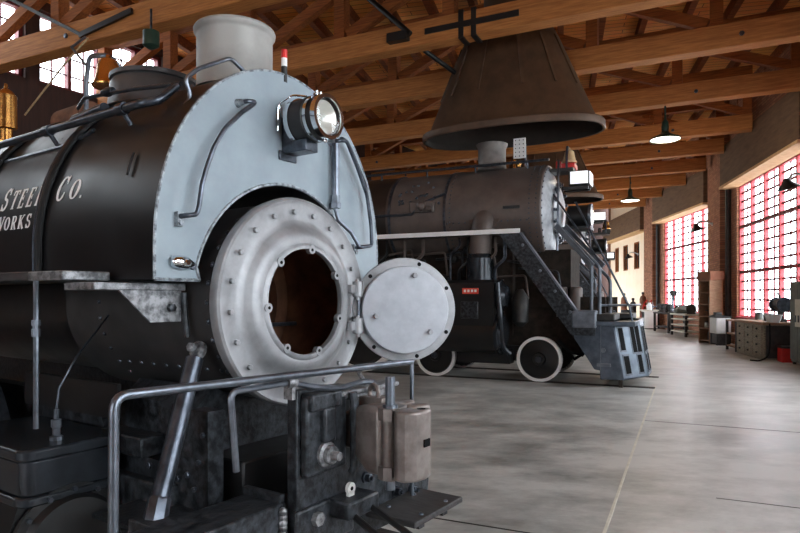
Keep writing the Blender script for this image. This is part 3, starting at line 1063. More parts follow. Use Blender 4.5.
# ------- top of the tank
st = MB().lathe([(0, 0.222), (0.03, 0.211), (0.30, 0.211), (0.315, 0.218), (0.325, 0.226), (0.34, 0.228), (0.352, 0.222), (0.354, 0.210), (0.34, 0.202), (0.05, 0.195), (0.05, 0.001)], (-0.5, 0, 2.665), (0, 0, 1), 56)
stack = st.build('smokestack', 'stack', loco)
dm = MB().lathe([(0, 0.31), (0.02, 0.28), (0.12, 0.27), (0.17, 0.265), (0.195, 0.25), (0.20, 0.268), (0.225, 0.268), (0.235, 0.245), (0.262, 0.11), (0.268, 0.001)], (-1.26, 0, 2.66), (0, 0, 1), 48)
dm.build('steam_dome', 'domegrey', loco)
bl = MB().lathe([(0, 0.105), (0.01, 0.106), (0.03, 0.088), (0.09, 0.075), (0.15, 0.068), (0.185, 0.05), (0.2, 0.02), (0.22, 0.015)], (-1.74, -0.03, 2.925), (0, 0, 1), 32).build('bell', 'brass', loco)
y_ = MB().tube([(-1.8, -0.15, 2.68), (-1.8, -0.15, 2.95), (-1.8, -0.13, 3.12), (-1.8, 0.0, 3.17), (-1.8, 0.09, 3.12), (-1.8, 0.11, 2.95), (-1.8, 0.11, 2.68)], 0.016, 8, fillet=0.04)
y_.tube([(-1.8, -0.15, 3.05), (-1.95, -0.17, 3.2), (-2.05, -0.02, 3.345)], 0.009, 8)
y_.build('bell_yoke', 'steel', bl)
MB().tube([(-2.05, 0, 3.345), (-2.35, 0, 3.235), (-2.65, 0, 3.10), (-2.975, 0, 2.95)], 0.007, 8).build('bell_rope', 'rope', bl)
wh = MB().lathe([(0, 0.04), (0.05, 0.045), (0.06, 0.075), (0.10, 0.08), (0.11, 0.05), (0.2, 0.05), (0.21, 0.085), (0.48, 0.08), (0.52, 0.05), (0.54, 0.015), (0.58, 0.012), (0.585, 0.001)], (-3.3, 0, 2.68), (0, 0, 1), 24)
wh.build('whistle', 'brass', loco)
mk = MB().cyl((-0.13, 0.02, 2.66), (-0.13, 0.02, 2.745), 0.017, 12)
mk = mk.build('flag_socket', 'black', loco)
MB().cyl((-0.13, 0.02, 2.745), (-0.13, 0.02, 2.79), 0.0165, 12).build('pale_tube', 'white', mk)
MB().cyl((-0.13, 0.02, 2.79), (-0.13, 0.02, 2.835), 0.0175, 12).build('red_cap', 'red', mk)
MB().cyl((-2.6, 0.12, 2.84), (-2.2, 0.12, 2.84), 0.11, 20).build('turbo_generator', 'rust', loco)
# long handrail and pipes on the near shoulder
hr = MB().tube([(-4.5, -0.66, 2.44), (-0.45, -0.66, 2.44), (-0.40, -0.60, 2.46), (-0.40, -0.5, 2.56)], 0.021, 12, fillet=0.05).build('handrail', 'darksteel', loco)
for xx in (-0.62, -1.35, -2.3, -3.4):
    MB().tube([(xx, -0.66, 2.44), (xx, -0.60, 2.36), (xx, -0.57, 2.41)], 0.014, 8).lathe([(-0.03, 0.03), (0.03, 0.03)], (xx, -0.66, 2.44), (1, 0, 0), 14).build('handrail_post', 'darksteel', hr)
MB().tube([(-4.5, -0.63, 2.335), (-1.2, -0.63, 2.34), (-0.98, -0.60, 2.40)], 0.014, 10).build('sand_line', 'darksteel', loco)
MB().cyl((-1.20, -0.585, 2.49), (-0.93, -0.565, 2.52), 0.032, 14).build('sand_valve', 'darksteel', loco)
MB().tube([(-1.7, -0.3, 2.72), (-1.4, -0.42, 2.70), (-0.9, -0.42, 2.66), (-0.55, -0.36, 2.64)], 0.012, 8).lathe([(0, 0.02), (0.05, 0.028), (0.1, 0.02)], (-1.2, -0.42, 2.69), (1, 0, 0), 10).build('blower_pipe', 'darksteel', loco)
# bent grab over the front shoulder of the tank
gi = MB().tube([(-0.25, -0.585, 2.385), (-0.25, -0.528, 2.472), (-0.25, -0.562, 2.545), (-0.25, -0.488, 2.618), (-0.25, -0.285, 2.735), (-0.25, -0.20, 2.695), (-0.25, -0.19, 2.66)], 0.011, 10, fillet=0.03)
gi.build('grab_iron', 'steel', loco)

# ------- running board and below
rb = MB().box((-4.5, -1.02, 1.575), (-0.72, -0.79, 1.617)).build('running_board', 'deckwood', loco, bevel=0.006)
MB().box((-0.72, -1.02, 1.573), (-0.42, -0.80, 1.615)).build('board_end_plate', 'worn', rb, bevel=0.006)
MB().box((-0.46, -0.99, 1.53), (-0.22, -0.54, 1.563)).build('board_angle', 'worn', rb, bevel=0.004)
MB().prism([(-0.878, 1.532), (-0.562, 1.532), (-0.562, 1.385), (-0.615, 1.385), (-0.722, 1.385)], (0.015, 0, 0), 'yz', -0.24).build('board_bracket', 'worn', rb)
MB().tube([(-0.215, -0.555, 1.52), (-0.215, -0.55, 1.42), (-0.215, -0.535, 1.31)], 0.014, 8).bolt((-0.225, -0.62, 1.45), (1, 0, 0), 0.02, 0.02).build('barrel_strap', 'frame', rb)
rd = MB().cyl((-0.683, -1.0, 0.90), (-0.683, -1.0, 1.60), 0.012, 10)
rd.lathe([(0, 0.02), (0.035, 0.02), (0.035, 0.014), (0.05, 0.014), (0.05, 0.02), (0.075, 0.02)], (-0.683, -1.0, 1.32), (0, 0, 1), 8)
rd.build('board_stay', 'steel', loco)
# side frames, saddle, boiler barrel under the tank
MB().lathe([(-4.6, 0.49), (-1.3, 0.49)], (0, 0, ZB + 0.03), (1, 0, 0), 48).build('boiler_barrel', 'black', loco)
for s in (-1, 1):
    y0 = 0.45 * s
    poly = [(-4.6, 0.42), (-4.6, 0.95), (-0.98, 0.95), (-0.92, 0.80), (-0.80, 0.71), (-0.42, 0.69), (-0.26, 0.74), (-0.20, 0.86), (-0.19, 0.97), (-0.06, 0.97), (-0.06, 0.42)]
    MB().prism(poly, (0, 0.09 * s, 0), 'xz', y0).build('side_frame', 'frame', loco)
MB().prism([(-0.45, 0.7), (0.45, 0.7), (0.45, 0.96), (0.36, 1.05), (0.25, 1.0), (-0.25, 1.0), (-0.36, 1.05), (-0.45, 0.96)], (-0.62, 0, 0), 'yz', -0.25).build('smokebox_saddle', 'frame', loco)
b = MB()
for k in range(5):
    b.bolt((-0.50 + 0.075 * k, -0.54, 0.66 - 0.03 * (k % 2)), (0, -1, 0), 0.016)
for k in range(3):
    b.bolt((-0.15 + 0.03 * k, -0.54, 0.60 + 0.13 * k), (0, -1, 0), 0.013)
build_each(b, 'frame_bolt', 'darksteel', loco)
# cylinder and steam chest
ch = MB()
def rrect(x0, x1, y0, y1, r, n=5):
    o = []
    for cx, cy, a0 in ((x1 - r, y1 - r, 0), (x0 + r, y1 - r, 90), (x0 + r, y0 + r, 180), (x1 - r, y0 + r, 270)):
        for k in range(n + 1):
            a = R(a0 + 90 * k / n)
            o.append((cx + r * math.cos(a), cy + r * math.sin(a)))
    return o
cyl_ = MB().prism(rrect(-1.52, -0.655, -1.075, -0.58, 0.07), (0, 0, 0.055), 'xy', 0.755)
chest = cyl_.build('steam_chest_lid', 'darkblue', loco, bevel=0.012)
MB().prism(rrect(-1.50, -0.67, -1.06, -0.60, 0.06), (0, 0, 0.16), 'xy', 0.595).build('steam_chest', 'darkblue', loco, bevel=0.008)
MB().prism(rrect(-1.52, -0.655, -1.08, -0.575, 0.07), (0, 0, 0.045), 'xy', 0.55).build('chest_flange', 'darkblue', loco, bevel=0.01)
cy = MB().lathe([(-0.86, 0.26), (-0.02, 0.26), (-0.02, 0.285), (0.0, 0.285), (0.0, 0.24), (0.03, 0.22), (0.04, 0.05), (0.04, 0.001)], (-0.66, -0.845, 0.33), (1, 0, 0), 48)
cy.prism([(-0.55, 0.33), (-0.55, 0.555), (-1.07, 0.555), (-1.12, 0.40)], (-0.8, 0, 0), 'yz', -0.70)
cyl1 = cy.build('cylinder', 'black', loco)
b = MB()
bolts_ring(b, (-0.66, -0.845, 0.33), (1, 0, 0), 0.262, 14, 0.013, 0.2, 0.016)
build_each(b, 'cylinder_bolt', 'darksteel', cyl1)
ft = MB().lathe([(0, 0.03), (0.02, 0.03), (0.025, 0.018), (0.06, 0.018), (0.065, 0.024), (0.10, 0.024), (0.105, 0.012), (0.15, 0.012)], (-0.78, -0.86, 0.808), (0, 0, 1), 10).build('lubricator_fitting', 'steel', loco)
MB().tube([(-0.78, -0.86, 0.95), (-0.775, -0.85, 1.06), (-0.79, -0.76, 1.20), (-0.86, -0.60, 1.34), (-0.93, -0.50, 1.41)], 0.006, 8).build('lubricator_pipe', 'darksteel', ft)
MB().box((-0.95, -0.59, 0.70), (-0.5, -0.45, 0.80)).box((-1.0, -0.6, 0.45), (-0.28, -0.44, 0.60)).build('cylinder_flange', 'frame', loco, bevel=0.01)
MB().box((-1.62, -0.62, 0.88), (-0.66, -0.60, 1.06)).build('guide_plate', 'black', loco)
MB().beam((-2.7, -0.86, 0.98), (-1.6, -0.80, 0.80), 0.05, 0.1).build('guide_bar', 'darksteel', loco)
MB().lathe([(0, 0.10), (0.02, 0.115), (0.05, 0.10), (0.07, 0.001)], (-1.75, -0.93, 0.95), (0, 0, 1), 20).build('oil_cup', 'rust', loco)
for xx in (-2.2, -3.4):
    for s in (-1, 1):
        spoked(loco, 'driving_wheel', (xx, 0.74 * s, 0.56), 0.56, 'darksteel', s)
# strut from the smokebox to the front deck
sd = MB().cyl((-0.135, -0.555, 1.215), (-0.03, -0.82, 0.62), 0.040, 20)
sd.lathe([(0, 0.052), (0.09, 0.048), (0.1, 0.041)], (-0.02, -0.84, 0.565), (-0.16, 0.34, 0.9), 8)
strut = sd.build('smokebox_stay', 'darksteel', loco)
MB().box((-0.09, -0.92, 0.50), (0.07, -0.76, 0.585)).build('stay_foot', 'frame', strut, bevel=0.008)
e_ = MB().lathe([(0, 0.045), (0.02, 0.045), (0.03, 0.03)], (-0.15, -0.515, 1.245), (0.1, -0.85, 0.3), 14)
e_.bolt((-0.15, -0.555, 1.265), (0.1, -0.9, 0.2), 0.022, 0.02).bolt((-0.19, -0.52, 1.255), (0.1, -0.9, 0.2), 0.018, 0.02)
e_.build('stay_eye', 'worn', strut)

# ------- buffer beam, front deck, coupler
MB().box((0.05, -1.30, 0.43), (0.30, -0.40, 0.585)).build('buffer_beam', 'frame', loco, bevel=0.01)
dk = MB().prism([(-0.50, -0.84), (0.10, -0.84), (0.10, -0.42), (-0.2, -0.42), (-0.5, -0.56)], (0, 0, 0.02), 'xy', 0.485)
dk.build('front_deck', 'frame', loco)
MB().box((-0.6, -0.44, 0.28), (0.30, 0.44, 0.50)).box((-0.3, -0.40, 0.5), (0.02, 0.40, 0.72)).build('front_casting', 'black', loco, bevel=0.01)
MB().box((0.05, -0.43, 0.585), (0.29, -0.40, 0.62)).build('deck_lip', 'frame', loco)
fp = MB().prism([(-0.395, 0.30), (-0.395, 1.09), (-0.05, 1.075), (0.02, 0.78), (0.45, 0.72), (0.735, 0.57), (0.70, 0.34), (0.55, 0.28)], (0.06, 0, 0), 'yz', 0.30)
bp_ = fp.build('bumper_plate', 'frame', loco, bevel=0.006)
b = MB()
for (y, z) in ((0.098, 0.588), (0.365, 0.45), (0.30, 0.60), (-0.02, 0.50), (-0.27, 0.50), (0.52, 0.42)):
    b.lathe([(-0.002, 0.03), (0.012, 0.03)], (0.36, y, z), (1, 0, 0), 14)
    b.bolt((0.372, y, z), (1, 0, 0), 0.021, 0.026)
    b.cyl((0.36, y, z), (0.415, y, z), 0.011, 8)
build_each(b, 'plate_bolt', 'darksteel', bp_)
cb = MB().box((0.36, -0.375, 0.70), (0.405, -0.10, 1.055)).box((0.36, -0.37, 0.99), (0.43, -0.16, 1.07)).box((0.36, -0.29, 0.84), (0.435, -0.21, 1.0))
cbo = cb.build('striking_casting', 'frame', bp_, bevel=0.012)
MB().lathe([(0, 0.06), (0.02, 0.058), (0.03, 0.045), (0.035, 0.045), (0.05, 0.042), (0.052, 0.022), (0.09, 0.020)], (0.40, -0.255, 0.785), (1, 0, 0), 16).build('draft_bolt', 'worn', bp_)
cv = MB().tube([(0.44, -0.10, 1.05), (0.445, -0.095, 1.0), (0.445, -0.095, 0.70), (0.43, -0.095, 0.67)], 0.021, 10)
cv.build('carrier_iron', 'frame', bp_)
MB().box((0.20, -0.15, 0.74), (0.37, 0.15, 1.0)).build('draft_pocket', 'black', loco)
MB().box((0.30, -0.20, 1.03), (0.42, 0.32, 1.055)).box((0.28, 0.0, 0.98), (0.36, 0.3, 1.04)).build('pocket_cover', 'worn', loco, bevel=0.008)
# clevis block low on the plate, with a pale lifting ring, and two rods
cl = MB().box((0.36, -0.20, 0.475), (0.50, 0.03, 0.56)).box((0.36, -0.42, 0.36), (0.385, -0.02, 0.56))
clo = cl.build('clevis_block', 'frame', loco, bevel=0.012)
MB().lathe([(0, 0.028), (0.018, 0.028)], (0.42, -0.105, 0.595), (1, 0, 0), 16).box((0.42, -0.125, 0.555), (0.438, -0.085, 0.585)).build('lifting_eye', 'white', clo)
MB().lathe([(0.018, 0.010), (0.0195, 0.010)], (0.42, -0.105, 0.595), (1, 0, 0), 12).build('eye_hole', 'rubber', clo)
MB().tube([(0.48, -0.02, 0.50), (0.80, -0.06, 0.40)], 0.016).tube([(0.48, -0.15, 0.49), (0.80, -0.2, 0.38)], 0.016).build('clevis_rod', 'black', clo)
b = MB().bolt((0.385, -0.30, 0.50), (1, 0, 0), 0.032, 0.03).bolt((0.385, -0.30, 0.40), (1, 0, 0), 0.03, 0.03)
build_each(b, 'clevis_bolt', 'worn', clo)
wp = MB()
for k in range(9):
    wp.ball((0.31, -0.43 + 0.002 * (k % 2), 0.36 + 0.024 * k), 0.021, 8)
wp.build('chain', 'worn', loco)

sh = MB().box((0.25, -0.075, 0.77), (0.46, 0.075, 0.95))
coup = sh.build('coupler', 'coupler', loco, bevel=0.02)
hd = MB()
# body flares from the shank to the lock face
def ring_(x, y0, y1, z0, z1):
    return [(x, y0, z0), (x, y1, z0), (x, y1, z1), (x, y0, z1)]
hd.rings([ring_(0.40, -0.085, 0.085, 0.765, 0.955), ring_(0.46, -0.105, 0.12, 0.735, 0.985), ring_(0.55, -0.14, 0.15, 0.69, 1.0), ring_(0.635, -0.15, 0.165, 0.69, 1.0)])
hd.build('coupler_head', 'coupler', coup, bevel=0.025, seg=3)
gd = MB().prism([(0.60, 0.05), (0.60, 0.15), (0.65, 0.165), (0.70, 0.165), (0.715, 0.15), (0.69, 0.12), (0.66, 0.08)], (0, 0, 0.25), 'xy', 0.735)
gd.build('guard_arm', 'coupler', coup, bevel=0.012)
lg = MB().prism([(0.62, 0.0), (0.62, -0.145), (0.66, -0.16), (0.70, -0.15), (0.705, -0.08), (0.68, 0.0)], (0, 0, 0.055), 'xy', 0.945)
lg.prism([(0.62, 0.0), (0.62, -0.145), (0.66, -0.16), (0.70, -0.15), (0.705, -0.08), (0.68, 0.0)], (0, 0, 0.06), 'xy', 0.68)
build_each(lg, 'knuckle_lug', 'coupler', coup)
MB().cyl((0.66, -0.112, 0.72), (0.66, -0.112, 0.95), 0.036, 18).build('pivot_barrel', 'coupler', coup)
kn = MB().prism([(0.705, -0.05), (0.705, -0.145), (0.73, -0.165), (0.775, -0.158), (0.812, -0.12), (0.822, -0.05), (0.812, 0.0), (0.79, 0.018), (0.768, 0.005), (0.755, -0.04)], (0, 0, 0.31), 'xy', 0.687)
kno = kn.build('knuckle', 'coupler', coup, bevel=0.014, seg=3)
MB().box((0.80, -0.075, 0.835), (0.826, -0.03, 0.868), ).build('knuckle_slot', 'rubber', kno)
MB().lathe([(0, 0.02), (0.002, 0.02)], (0.785, -0.04, 0.996), (0, 0, 1), 14).build('knuckle_hole', 'rubber', kno)
MB().cyl((0.66, -0.105, 0.63), (0.66, -0.105, 1.14), 0.0225, 16).lathe([(0, 0.035), (0.03, 0.035)], (0.66, -0.105, 0.985), (0, 0, 1), 14).build('knuckle_pin', 'steel', coup)
MB().box((0.42, -0.03, 0.96), (0.56, 0.03, 1.02)).torus((0.49, 0.0, 1.04), (0.3, 1, 0), 0.035, 0.012, 20).build('lock_lifter', 'coupler', coup, bevel=0.008)
# uncoupling lever with hanging handle
cu = MB().tube([(0.405, -0.775, 0.825), (0.40, -0.80, 1.135), (0.40, -0.47, 1.135), (0.41, -0.36, 1.105), (0.42, -0.18, 1.075), (0.43, -0.03, 1.09), (0.47, 0.03, 1.09), (0.49, 0.01, 1.05)], 0.0135, 10, fillet=0.04)
cut = cu.build('uncoupling_lever', 'steel', loco)
MB().lathe([(0, 0.024), (0.05, 0.024)], (0.40, -0.50, 1.135), (0, 1, 0), 14).box((0.36, -0.475, 1.06), (0.41, -0.455, 1.14)).build('lever_bracket', 'worn', cut)
# front handrail: near stanchion, long rail, far stanchion
fr_ = MB().tube([(0.42, -1.29, 0.50), (0.42, -1.285, 1.185), (0.42, 0.44, 1.147)], 0.0165, 12, fillet=0.05)
fr_ = fr_.build('front_handrail', 'steel', loco)
MB().cyl((0.42, 0.44, 0.28), (0.42, 0.44, 1.16), 0.012, 10).build('rail_post', 'steel', fr_)
MB().tube([(0.40, 0.02, 1.155), (0.36, 0.05, 1.12), (0.36, 0.1, 1.06)], 0.012, 8).build('rail_clip', 'worn', fr_)
# footboards either side
for s, y0, y1 in ((1, 0.10, 0.58), (-1, -1.32, -0.78)):
    f = MB().box((0.36, y0, 0.385), (0.66, y1, 0.415)).build('footboard', 'deckwood', loco, bevel=0.006)
    b = MB().box((0.30, y0 + 0.1, 0.345), (0.62, y0 + 0.15, 0.386)).box((0.30, y1 - 0.15, 0.345), (0.62, y1 - 0.1, 0.386))
    b.build('footboard_bracket', 'frame', f)
    b = MB()
    for x in (0.42, 0.62):
        for y in (y0 + 0.12, y1 - 0.12):
            b.rivet((x, y, 0.415), (0, 0, 1), 0.014)
    build_each(b, 'footboard_bolt', 'darksteel', f)

for ch in loco.children:
    if ch.name.split('.')[0] in ('saddle_tank', 'tank_front', 'jacket_pipe', 'jacket_handle', 'headlight', 'grab_iron', 'tank_clamp', 'clamp_bolt', 'sand_pipe', 'air_hose_pipe', 'handrail', 'sand_line', 'sand_valve', 'blower_pipe'):
        ch.location.y += 0.04

# ================================================================== LOCOMOTIVE 2 AND 3
def big_loco(loc, rz, label, second=False):
    o = thing('steam_locomotive', loc, rz, label, 'locomotive')
    zb = 3.07
    xb = -7.5 if not second else -6.0
    sm = MB().lathe([(-1.78, 0.90), (0.03, 0.90), (0.05, 0.885), (0.05, 0.80)], (0, 0, zb), (1, 0, 0), 64).build('smokebox', 'smoke', o)
    MB().lathe([(xb, 0.885), (-2.95, 0.885), (-2.95, 0.89), (-1.78, 0.89)], (0, 0, zb), (1, 0, 0), 56).build('boiler_jacket', 'smoke', o)
    MB().lathe([(-3.75, 0.899), (-2.98, 0.899)], (0, 0, zb), (1, 0, 0), 56, caps=False).build('jacket_sheet', 'jacketdark', o)
    for x in (-1.78, -2.93, -3.72, -4.8, -6.0):
        if x > xb:
            MB().ring((x, 0, zb), (1, 0, 0), 0.88, 0.912, 0.05, 56).build('boiler_band', 'darksteel', o)
    b = MB()
    bolts_ring(b, (0.05, 0, zb), (1, 0, 0), 0.845, 40, 0.022, 0, rivet=True)
    for x in (-0.04, -0.16, -1.65):
        for k in range(64):
            a = 2 * pi * k / 64
            d = Vector((0, math.cos(a), math.sin(a)))
            if d.y < 0.3:
                b.rivet(Vector((x, 0, zb)) + d * 0.9, d, 0.016)
    for k in range(14):
        d = Vector((0, -0.97, -0.22)).normalized()
        b.rivet(Vector((-0.2 - 0.115 * k, 0, zb)) + d * 0.9, d, 0.018)
    build_each(b, 'rivet', 'darksteel', sm)
    fr = MB().lathe([(0.03, 0.86), (0.06, 0.82), (0.09, 0.74), (0.15, 0.62), (0.18, 0.5), (0.18, 0.001)], (0, 0, zb), (1, 0, 0), 56).build('smokebox_front', 'silver', o)
    dr = MB().lathe([(0.18, 0.52), (0.21, 0.52), (0.22, 0.47), (0.27, 0.3), (0.29, 0.001)], (0, 0, zb), (1, 0, 0), 48).build('smokebox_door', 'silver', o)
    b = MB()
    for k in range(16):
        a = 2 * pi * k / 16
        d = Vector((0, math.cos(a), math.sin(a)))
        p = Vector((0.2, 0, zb)) + d * 0.52
        b.beam(p - d * 0.06 + Vector((0.03, 0, 0)), p + d * 0.05 + Vector((0.02, 0, 0)), 0.05, 0.04, (1, 0, 0))
        b.bolt(p + Vector((0.03, 0, 0)), (1, 0, 0), 0.03, 0.05)
    b.build('door_dogs', 'darksteel', dr)
    # hand rail round the front
    MB().tube([(0.30, -0.70, zb - 0.75), (0.32, -0.74, zb), (0.30, -0.62, zb + 0.62), (0.25, -0.3, zb + 0.92)], 0.02, 8).build('front_handrail', 'steel', o)
    # stack, bell, number boards, headlight
    s = MB().lathe([(0, 0.36), (0.05, 0.29), (0.12, 0.27), (0.45, 0.27), (0.52, 0.30), (0.55, 0.305), (0.56, 0.27), (0.5, 0.25), (0.2, 0.24), (0.2, 0.001)], (-1.09, 0, zb + 0.86), (0, 0, 1), 40)
    s.build('smokestack', 'oldstack', o)
    hl = MB().lathe([(-0.2, 0.15), (-0.18, 0.2), (0.16, 0.2), (0.2, 0.215), (0.22, 0.215), (0.22, 0.18), (0.1, 0.08), (0.1, 0.001)], (0.56, 0, 2.99 if not second else 3.1), (1, 0, 0), 32).build('headlight', 'black', o)
    zh = 2.99 if not second else 3.1
    MB().ring((0.75, 0, zh), (1, 0, 0), 0.19, 0.222, 0.05, 32).build('lamp_bezel', 'steel', hl)
    MB().lathe([(0, 0.19), (0.03, 0.12), (0.035, 0.001)], (0.79, 0, zh), (1, 0, 0), 28, caps=False).build('lens', 'reflector', hl)
    MB().box((0.25, -0.25, zh - 0.26), (0.8, 0.25, zh - 0.21)).beam((0.3, -0.15, zh - 0.24), (0.8, -0.15, zh - 0.24), 0.05, 0.05).build('lamp_shelf', 'black', hl)
    if not second:
        nb = MB().box((0.42, -0.24, 3.53), (0.78, 0.24, 3.79)).build('number_box', 'black', o, bevel=0.01)
        MB().box((0.45, -0.252, 3.555), (0.76, -0.24, 3.775)).build('number_glass', 'numlit', nb)
        MB().box((0.78, -0.2, 3.555), (0.79, 0.2, 3.775)).build('number_glass', 'numlit', nb)
        MB().beam((0.3, -0.12, 3.5), (0.75, -0.12, 3.5), 0.06, 0.06).beam((0.3, 0.12, 3.5), (0.75, 0.12, 3.5), 0.06, 0.06).build('number_box_bracket', 'black', nb)
        zbell, xbell = 3.98, 0.40
    else:
        nb = MB().box((0.42, -0.24, 3.85), (0.78, 0.24, 4.11)).build('number_box', 'black', o, bevel=0.01)
        MB().box((0.44, -0.252, 3.87), (0.77, -0.24, 4.10)).build('number_glass', 'numlit', nb)
        MB().beam((0.2, 0, 3.82), (0.7, 0, 3.82), 0.3, 0.06).build('number_box_bracket', 'black', nb)
        nb = MB().box((0.78, -0.26, 2.65), (1.05, 0.26, 2.88)).build('marker_box', 'black', o, bevel=0.01)
        MB().box((0.82, -0.272, 2.69), (1.01, -0.26, 2.85)).build('number_glass', 'numlit', nb)
        MB().box((0.2, -0.1, 2.6), (0.9, 0.1, 2.66)).build('marker_bracket', 'black', nb)
        zbell, xbell = 3.60, 0.80
    bl = MB().lathe([(0, 0.14), (0.015, 0.14), (0.05, 0.115), (0.14, 0.095), (0.2, 0.085), (0.235, 0.05), (0.245, 0.02), (0.28, 0.015)], (xbell, -0.05, zbell), (0, 0, 1), 28).build('bell', 'brass' if second else 'paleb', o)
    MB().tube([(xbell - 0.02, -0.22, zbell - 0.12), (xbell - 0.02, -0.22, zbell + 0.12), (xbell - 0.02, -0.16, zbell + 0.28), (xbell - 0.02, 0.06, zbell + 0.28), (xbell - 0.02, 0.12, zbell + 0.12), (xbell - 0.02, 0.12, zbell - 0.12)], 0.022, 8).build('bell_yoke', 'darksteel', bl)
    MB().box((xbell - 0.12, -0.22, zbell - 0.12), (xbell + 0.12, 0.12, zbell - 0.03)).box((xbell - 0.24, -0.1, zbell - 0.1), (xbell - 0.15, 0.0, zbell + 0.04)).build('bell_cradle', 'machine' if second else 'red', bl, bevel=0.01)
    MB().beam((xbell - 0.5, -0.05, zbell - 0.15), (xbell + 0.1, -0.05, zbell - 0.15), 0.4, 0.06).build('bell_stand', 'black', bl)
    if not second:
        sbd = MB().box((-0.63, -0.13, 4.14), (-0.40, -0.10, 4.52)).build('class_board', 'white', o)
        b = MB()
        for i in range(3):
            for j in range(5):
                b.lathe([(0, 0.012), (0.004, 0.012)], (-0.59 + 0.075 * i, -0.129, 4.18 + 0.075 * j), (0, -1, 0), 8)
        build_each(b, 'board_hole', 'darksteel', sbd)
        MB().cyl((-0.41, -0.09, 3.9), (-0.41, -0.09, 4.4), 0.02).build('board_post', 'steel', sbd)
        MB().cyl((-0.62, -0.09, 3.92), (-0.62, -0.09, 4.12), 0.03).lathe([(0, 0.05), (0.06, 0.06), (0.12, 0.03)], (-0.55, -0.1, 3.98), (0, 0, 1), 12).build('brass_valve', 'brass', sbd)
    # hand rail and pipes along the boiler
    hr = MB().tube([(xb, -0.42, zb + 0.93), (0.1, -0.42, zb + 0.93)], 0.026, 8).build('boiler_handrail', 'darksteel', o)
    for k in range(6):
        MB().cyl((-0.3 - 1.0 * k, -0.38, zb + 0.8), (-0.3 - 1.0 * k, -0.42, zb + 0.96), 0.02, 8).build('handrail_post', 'darksteel', hr)
    MB().tube([(-4.0, -0.92, 3.08), (-2.4, -0.93, 3.08), (-2.2, -0.86, 3.3), (-1.75, -0.84, 3.45)], 0.025, 8).build('injector_pipe', 'darksteel', o)
    # valve gear cover plate and check valve on the side
    v = MB().box((-2.45, -0.93, 3.1), (-1.95, -0.85, 3.32)).lathe([(0, 0.1), (0.1, 0.08), (0.14, 0.03)], (-2.2, -0.9, 3.22), (0, -1, 0), 16).lathe([(0, 0.06), (0.08, 0.05)], (-2.03, -0.9, 3.17), (0, -1, 0), 12)
    v.build('check_valve', 'smoke', o, bevel=0.02)
    b = MB()
    for k in range(22):
        x_, z_ = -2.75 + random.random() * 0.9, 3.25 + random.random() * 0.5
        y_ = -math.sqrt(max(0.05, 0.8 - (z_ - zb) ** 2))
        b.rivet((x_, y_, z_), (0, y_, z_ - zb), 0.03)
    build_each(b, 'staybolt', 'darksteel', o)
    MB().box((-0.62, -0.93, 3.08), (-0.32, -0.86, 3.13)).build('smokebox_step', 'black', o)
    # running board with white edge, sloping apron to the deck
    rb = MB().box((xb, -1.15, 2.62), (-0.25, -0.75, 2.655)).build('running_board', 'black', o)
    MB().box((xb, -1.19, 2.61), (-0.25, -1.15, 2.69)).build('white_edge', 'letter', rb)
    ap = MB().prism([(-0.62, 2.61), (-0.25, 2.61), (0.86, 1.02), (1.0, 1.0), (1.0, 0.86), (0.62, 0.86)], (0, 0.03, 0), 'xz', -1.17).build('sloping_apron', 'frame', o)
    MB().beam((-0.25, -1.10, 2.62), (0.87, -1.10, 1.02), 0.17, 0.03, (0.82, 0, 0.57)).build('apron_edge', 'bluegrey_steel', ap)
    build_each(MB().rivet((0.1, -1.17, 1.95), (0, -1, 0), 0.03).rivet((0.35, -1.17, 1.6), (0, -1, 0), 0.03).rivet((0.6, -1.17, 1.25), (0, -1, 0), 0.03).rivet((-0.2, -1.17, 2.4), (0, -1, 0), 0.03), 'apron_bolt', 'bluegrey_steel', ap)
    # steam pipe, cylinder, valve chest
    sp = MB().tube([(-0.98, -0.55, 3.02), (-0.99, -0.86, 2.90), (-1.02, -0.95, 2.6), (-1.04, -0.95, 2.28)], 0.20, 20, fillet=0.2)
    sp = sp.build('steam_pipe', 'smoke', o)
    MB().lathe([(0, 0.24), (0.42, 0.24), (0.44, 0.22), (0.5, 0.2)], (-1.04, -0.95, 1.78), (0, 0, 1), 28).build('pipe_sleeve', 'darkblue', sp)
    MB().ring((-0.98, -0.80, 2.96), (0, -0.95, 0.3), 0.21, 0.30, 0.07, 28).build('pipe_flange', 'smoke', sp)
    cy = MB().prism([(-0.66, 0.9), (-1.25, 0.9), (-1.36, 1.0), (-1.40, 1.2), (-1.37, 1.75), (-1.3, 1.8), (-0.66, 1.82)], (-1.12, 0, 0), 'yz', -0.66)
    cy.lathe([(-1.12, 0.36), (0.0, 0.36)], (-0.66, -1.02, 0.86), (1, 0, 0), 40)
    cyo = cy.build('cylinder', 'black', o)
    hd = MB().lathe([(0, 0.39), (0.05, 0.39), (0.06, 0.33), (0.1, 0.3), (0.12, 0.001)], (-0.66, -1.02, 0.86), (1, 0, 0), 40)
    hd.lathe([(0, 0.29), (0.06, 0.29), (0.08, 0.22), (0.16, 0.18), (0.18, 0.001)], (-0.66, -1.04, 1.52), (1, 0, 0), 36)
    hd.build('cylinder_head', 'darkblue', cyo)
    if not second:
        rp = MB().box((-1.22, -1.405, 1.555), (-0.93, -1.37, 1.655)).build('red_plate', 'redplate', cyo)
        b = MB()
        for k in range(4):
            b.box((-1.19 + 0.065 * k, -1.408, 1.585), (-1.15 + 0.065 * k, -1.403, 1.63))
        build_each(b, 'plate_figure', 'white', rp)
        MB().box((-1.25, -1.415, 1.12), (-0.93, -1.39, 1.42)).build('cover_plate', 'frame', cyo, bevel=0.01)
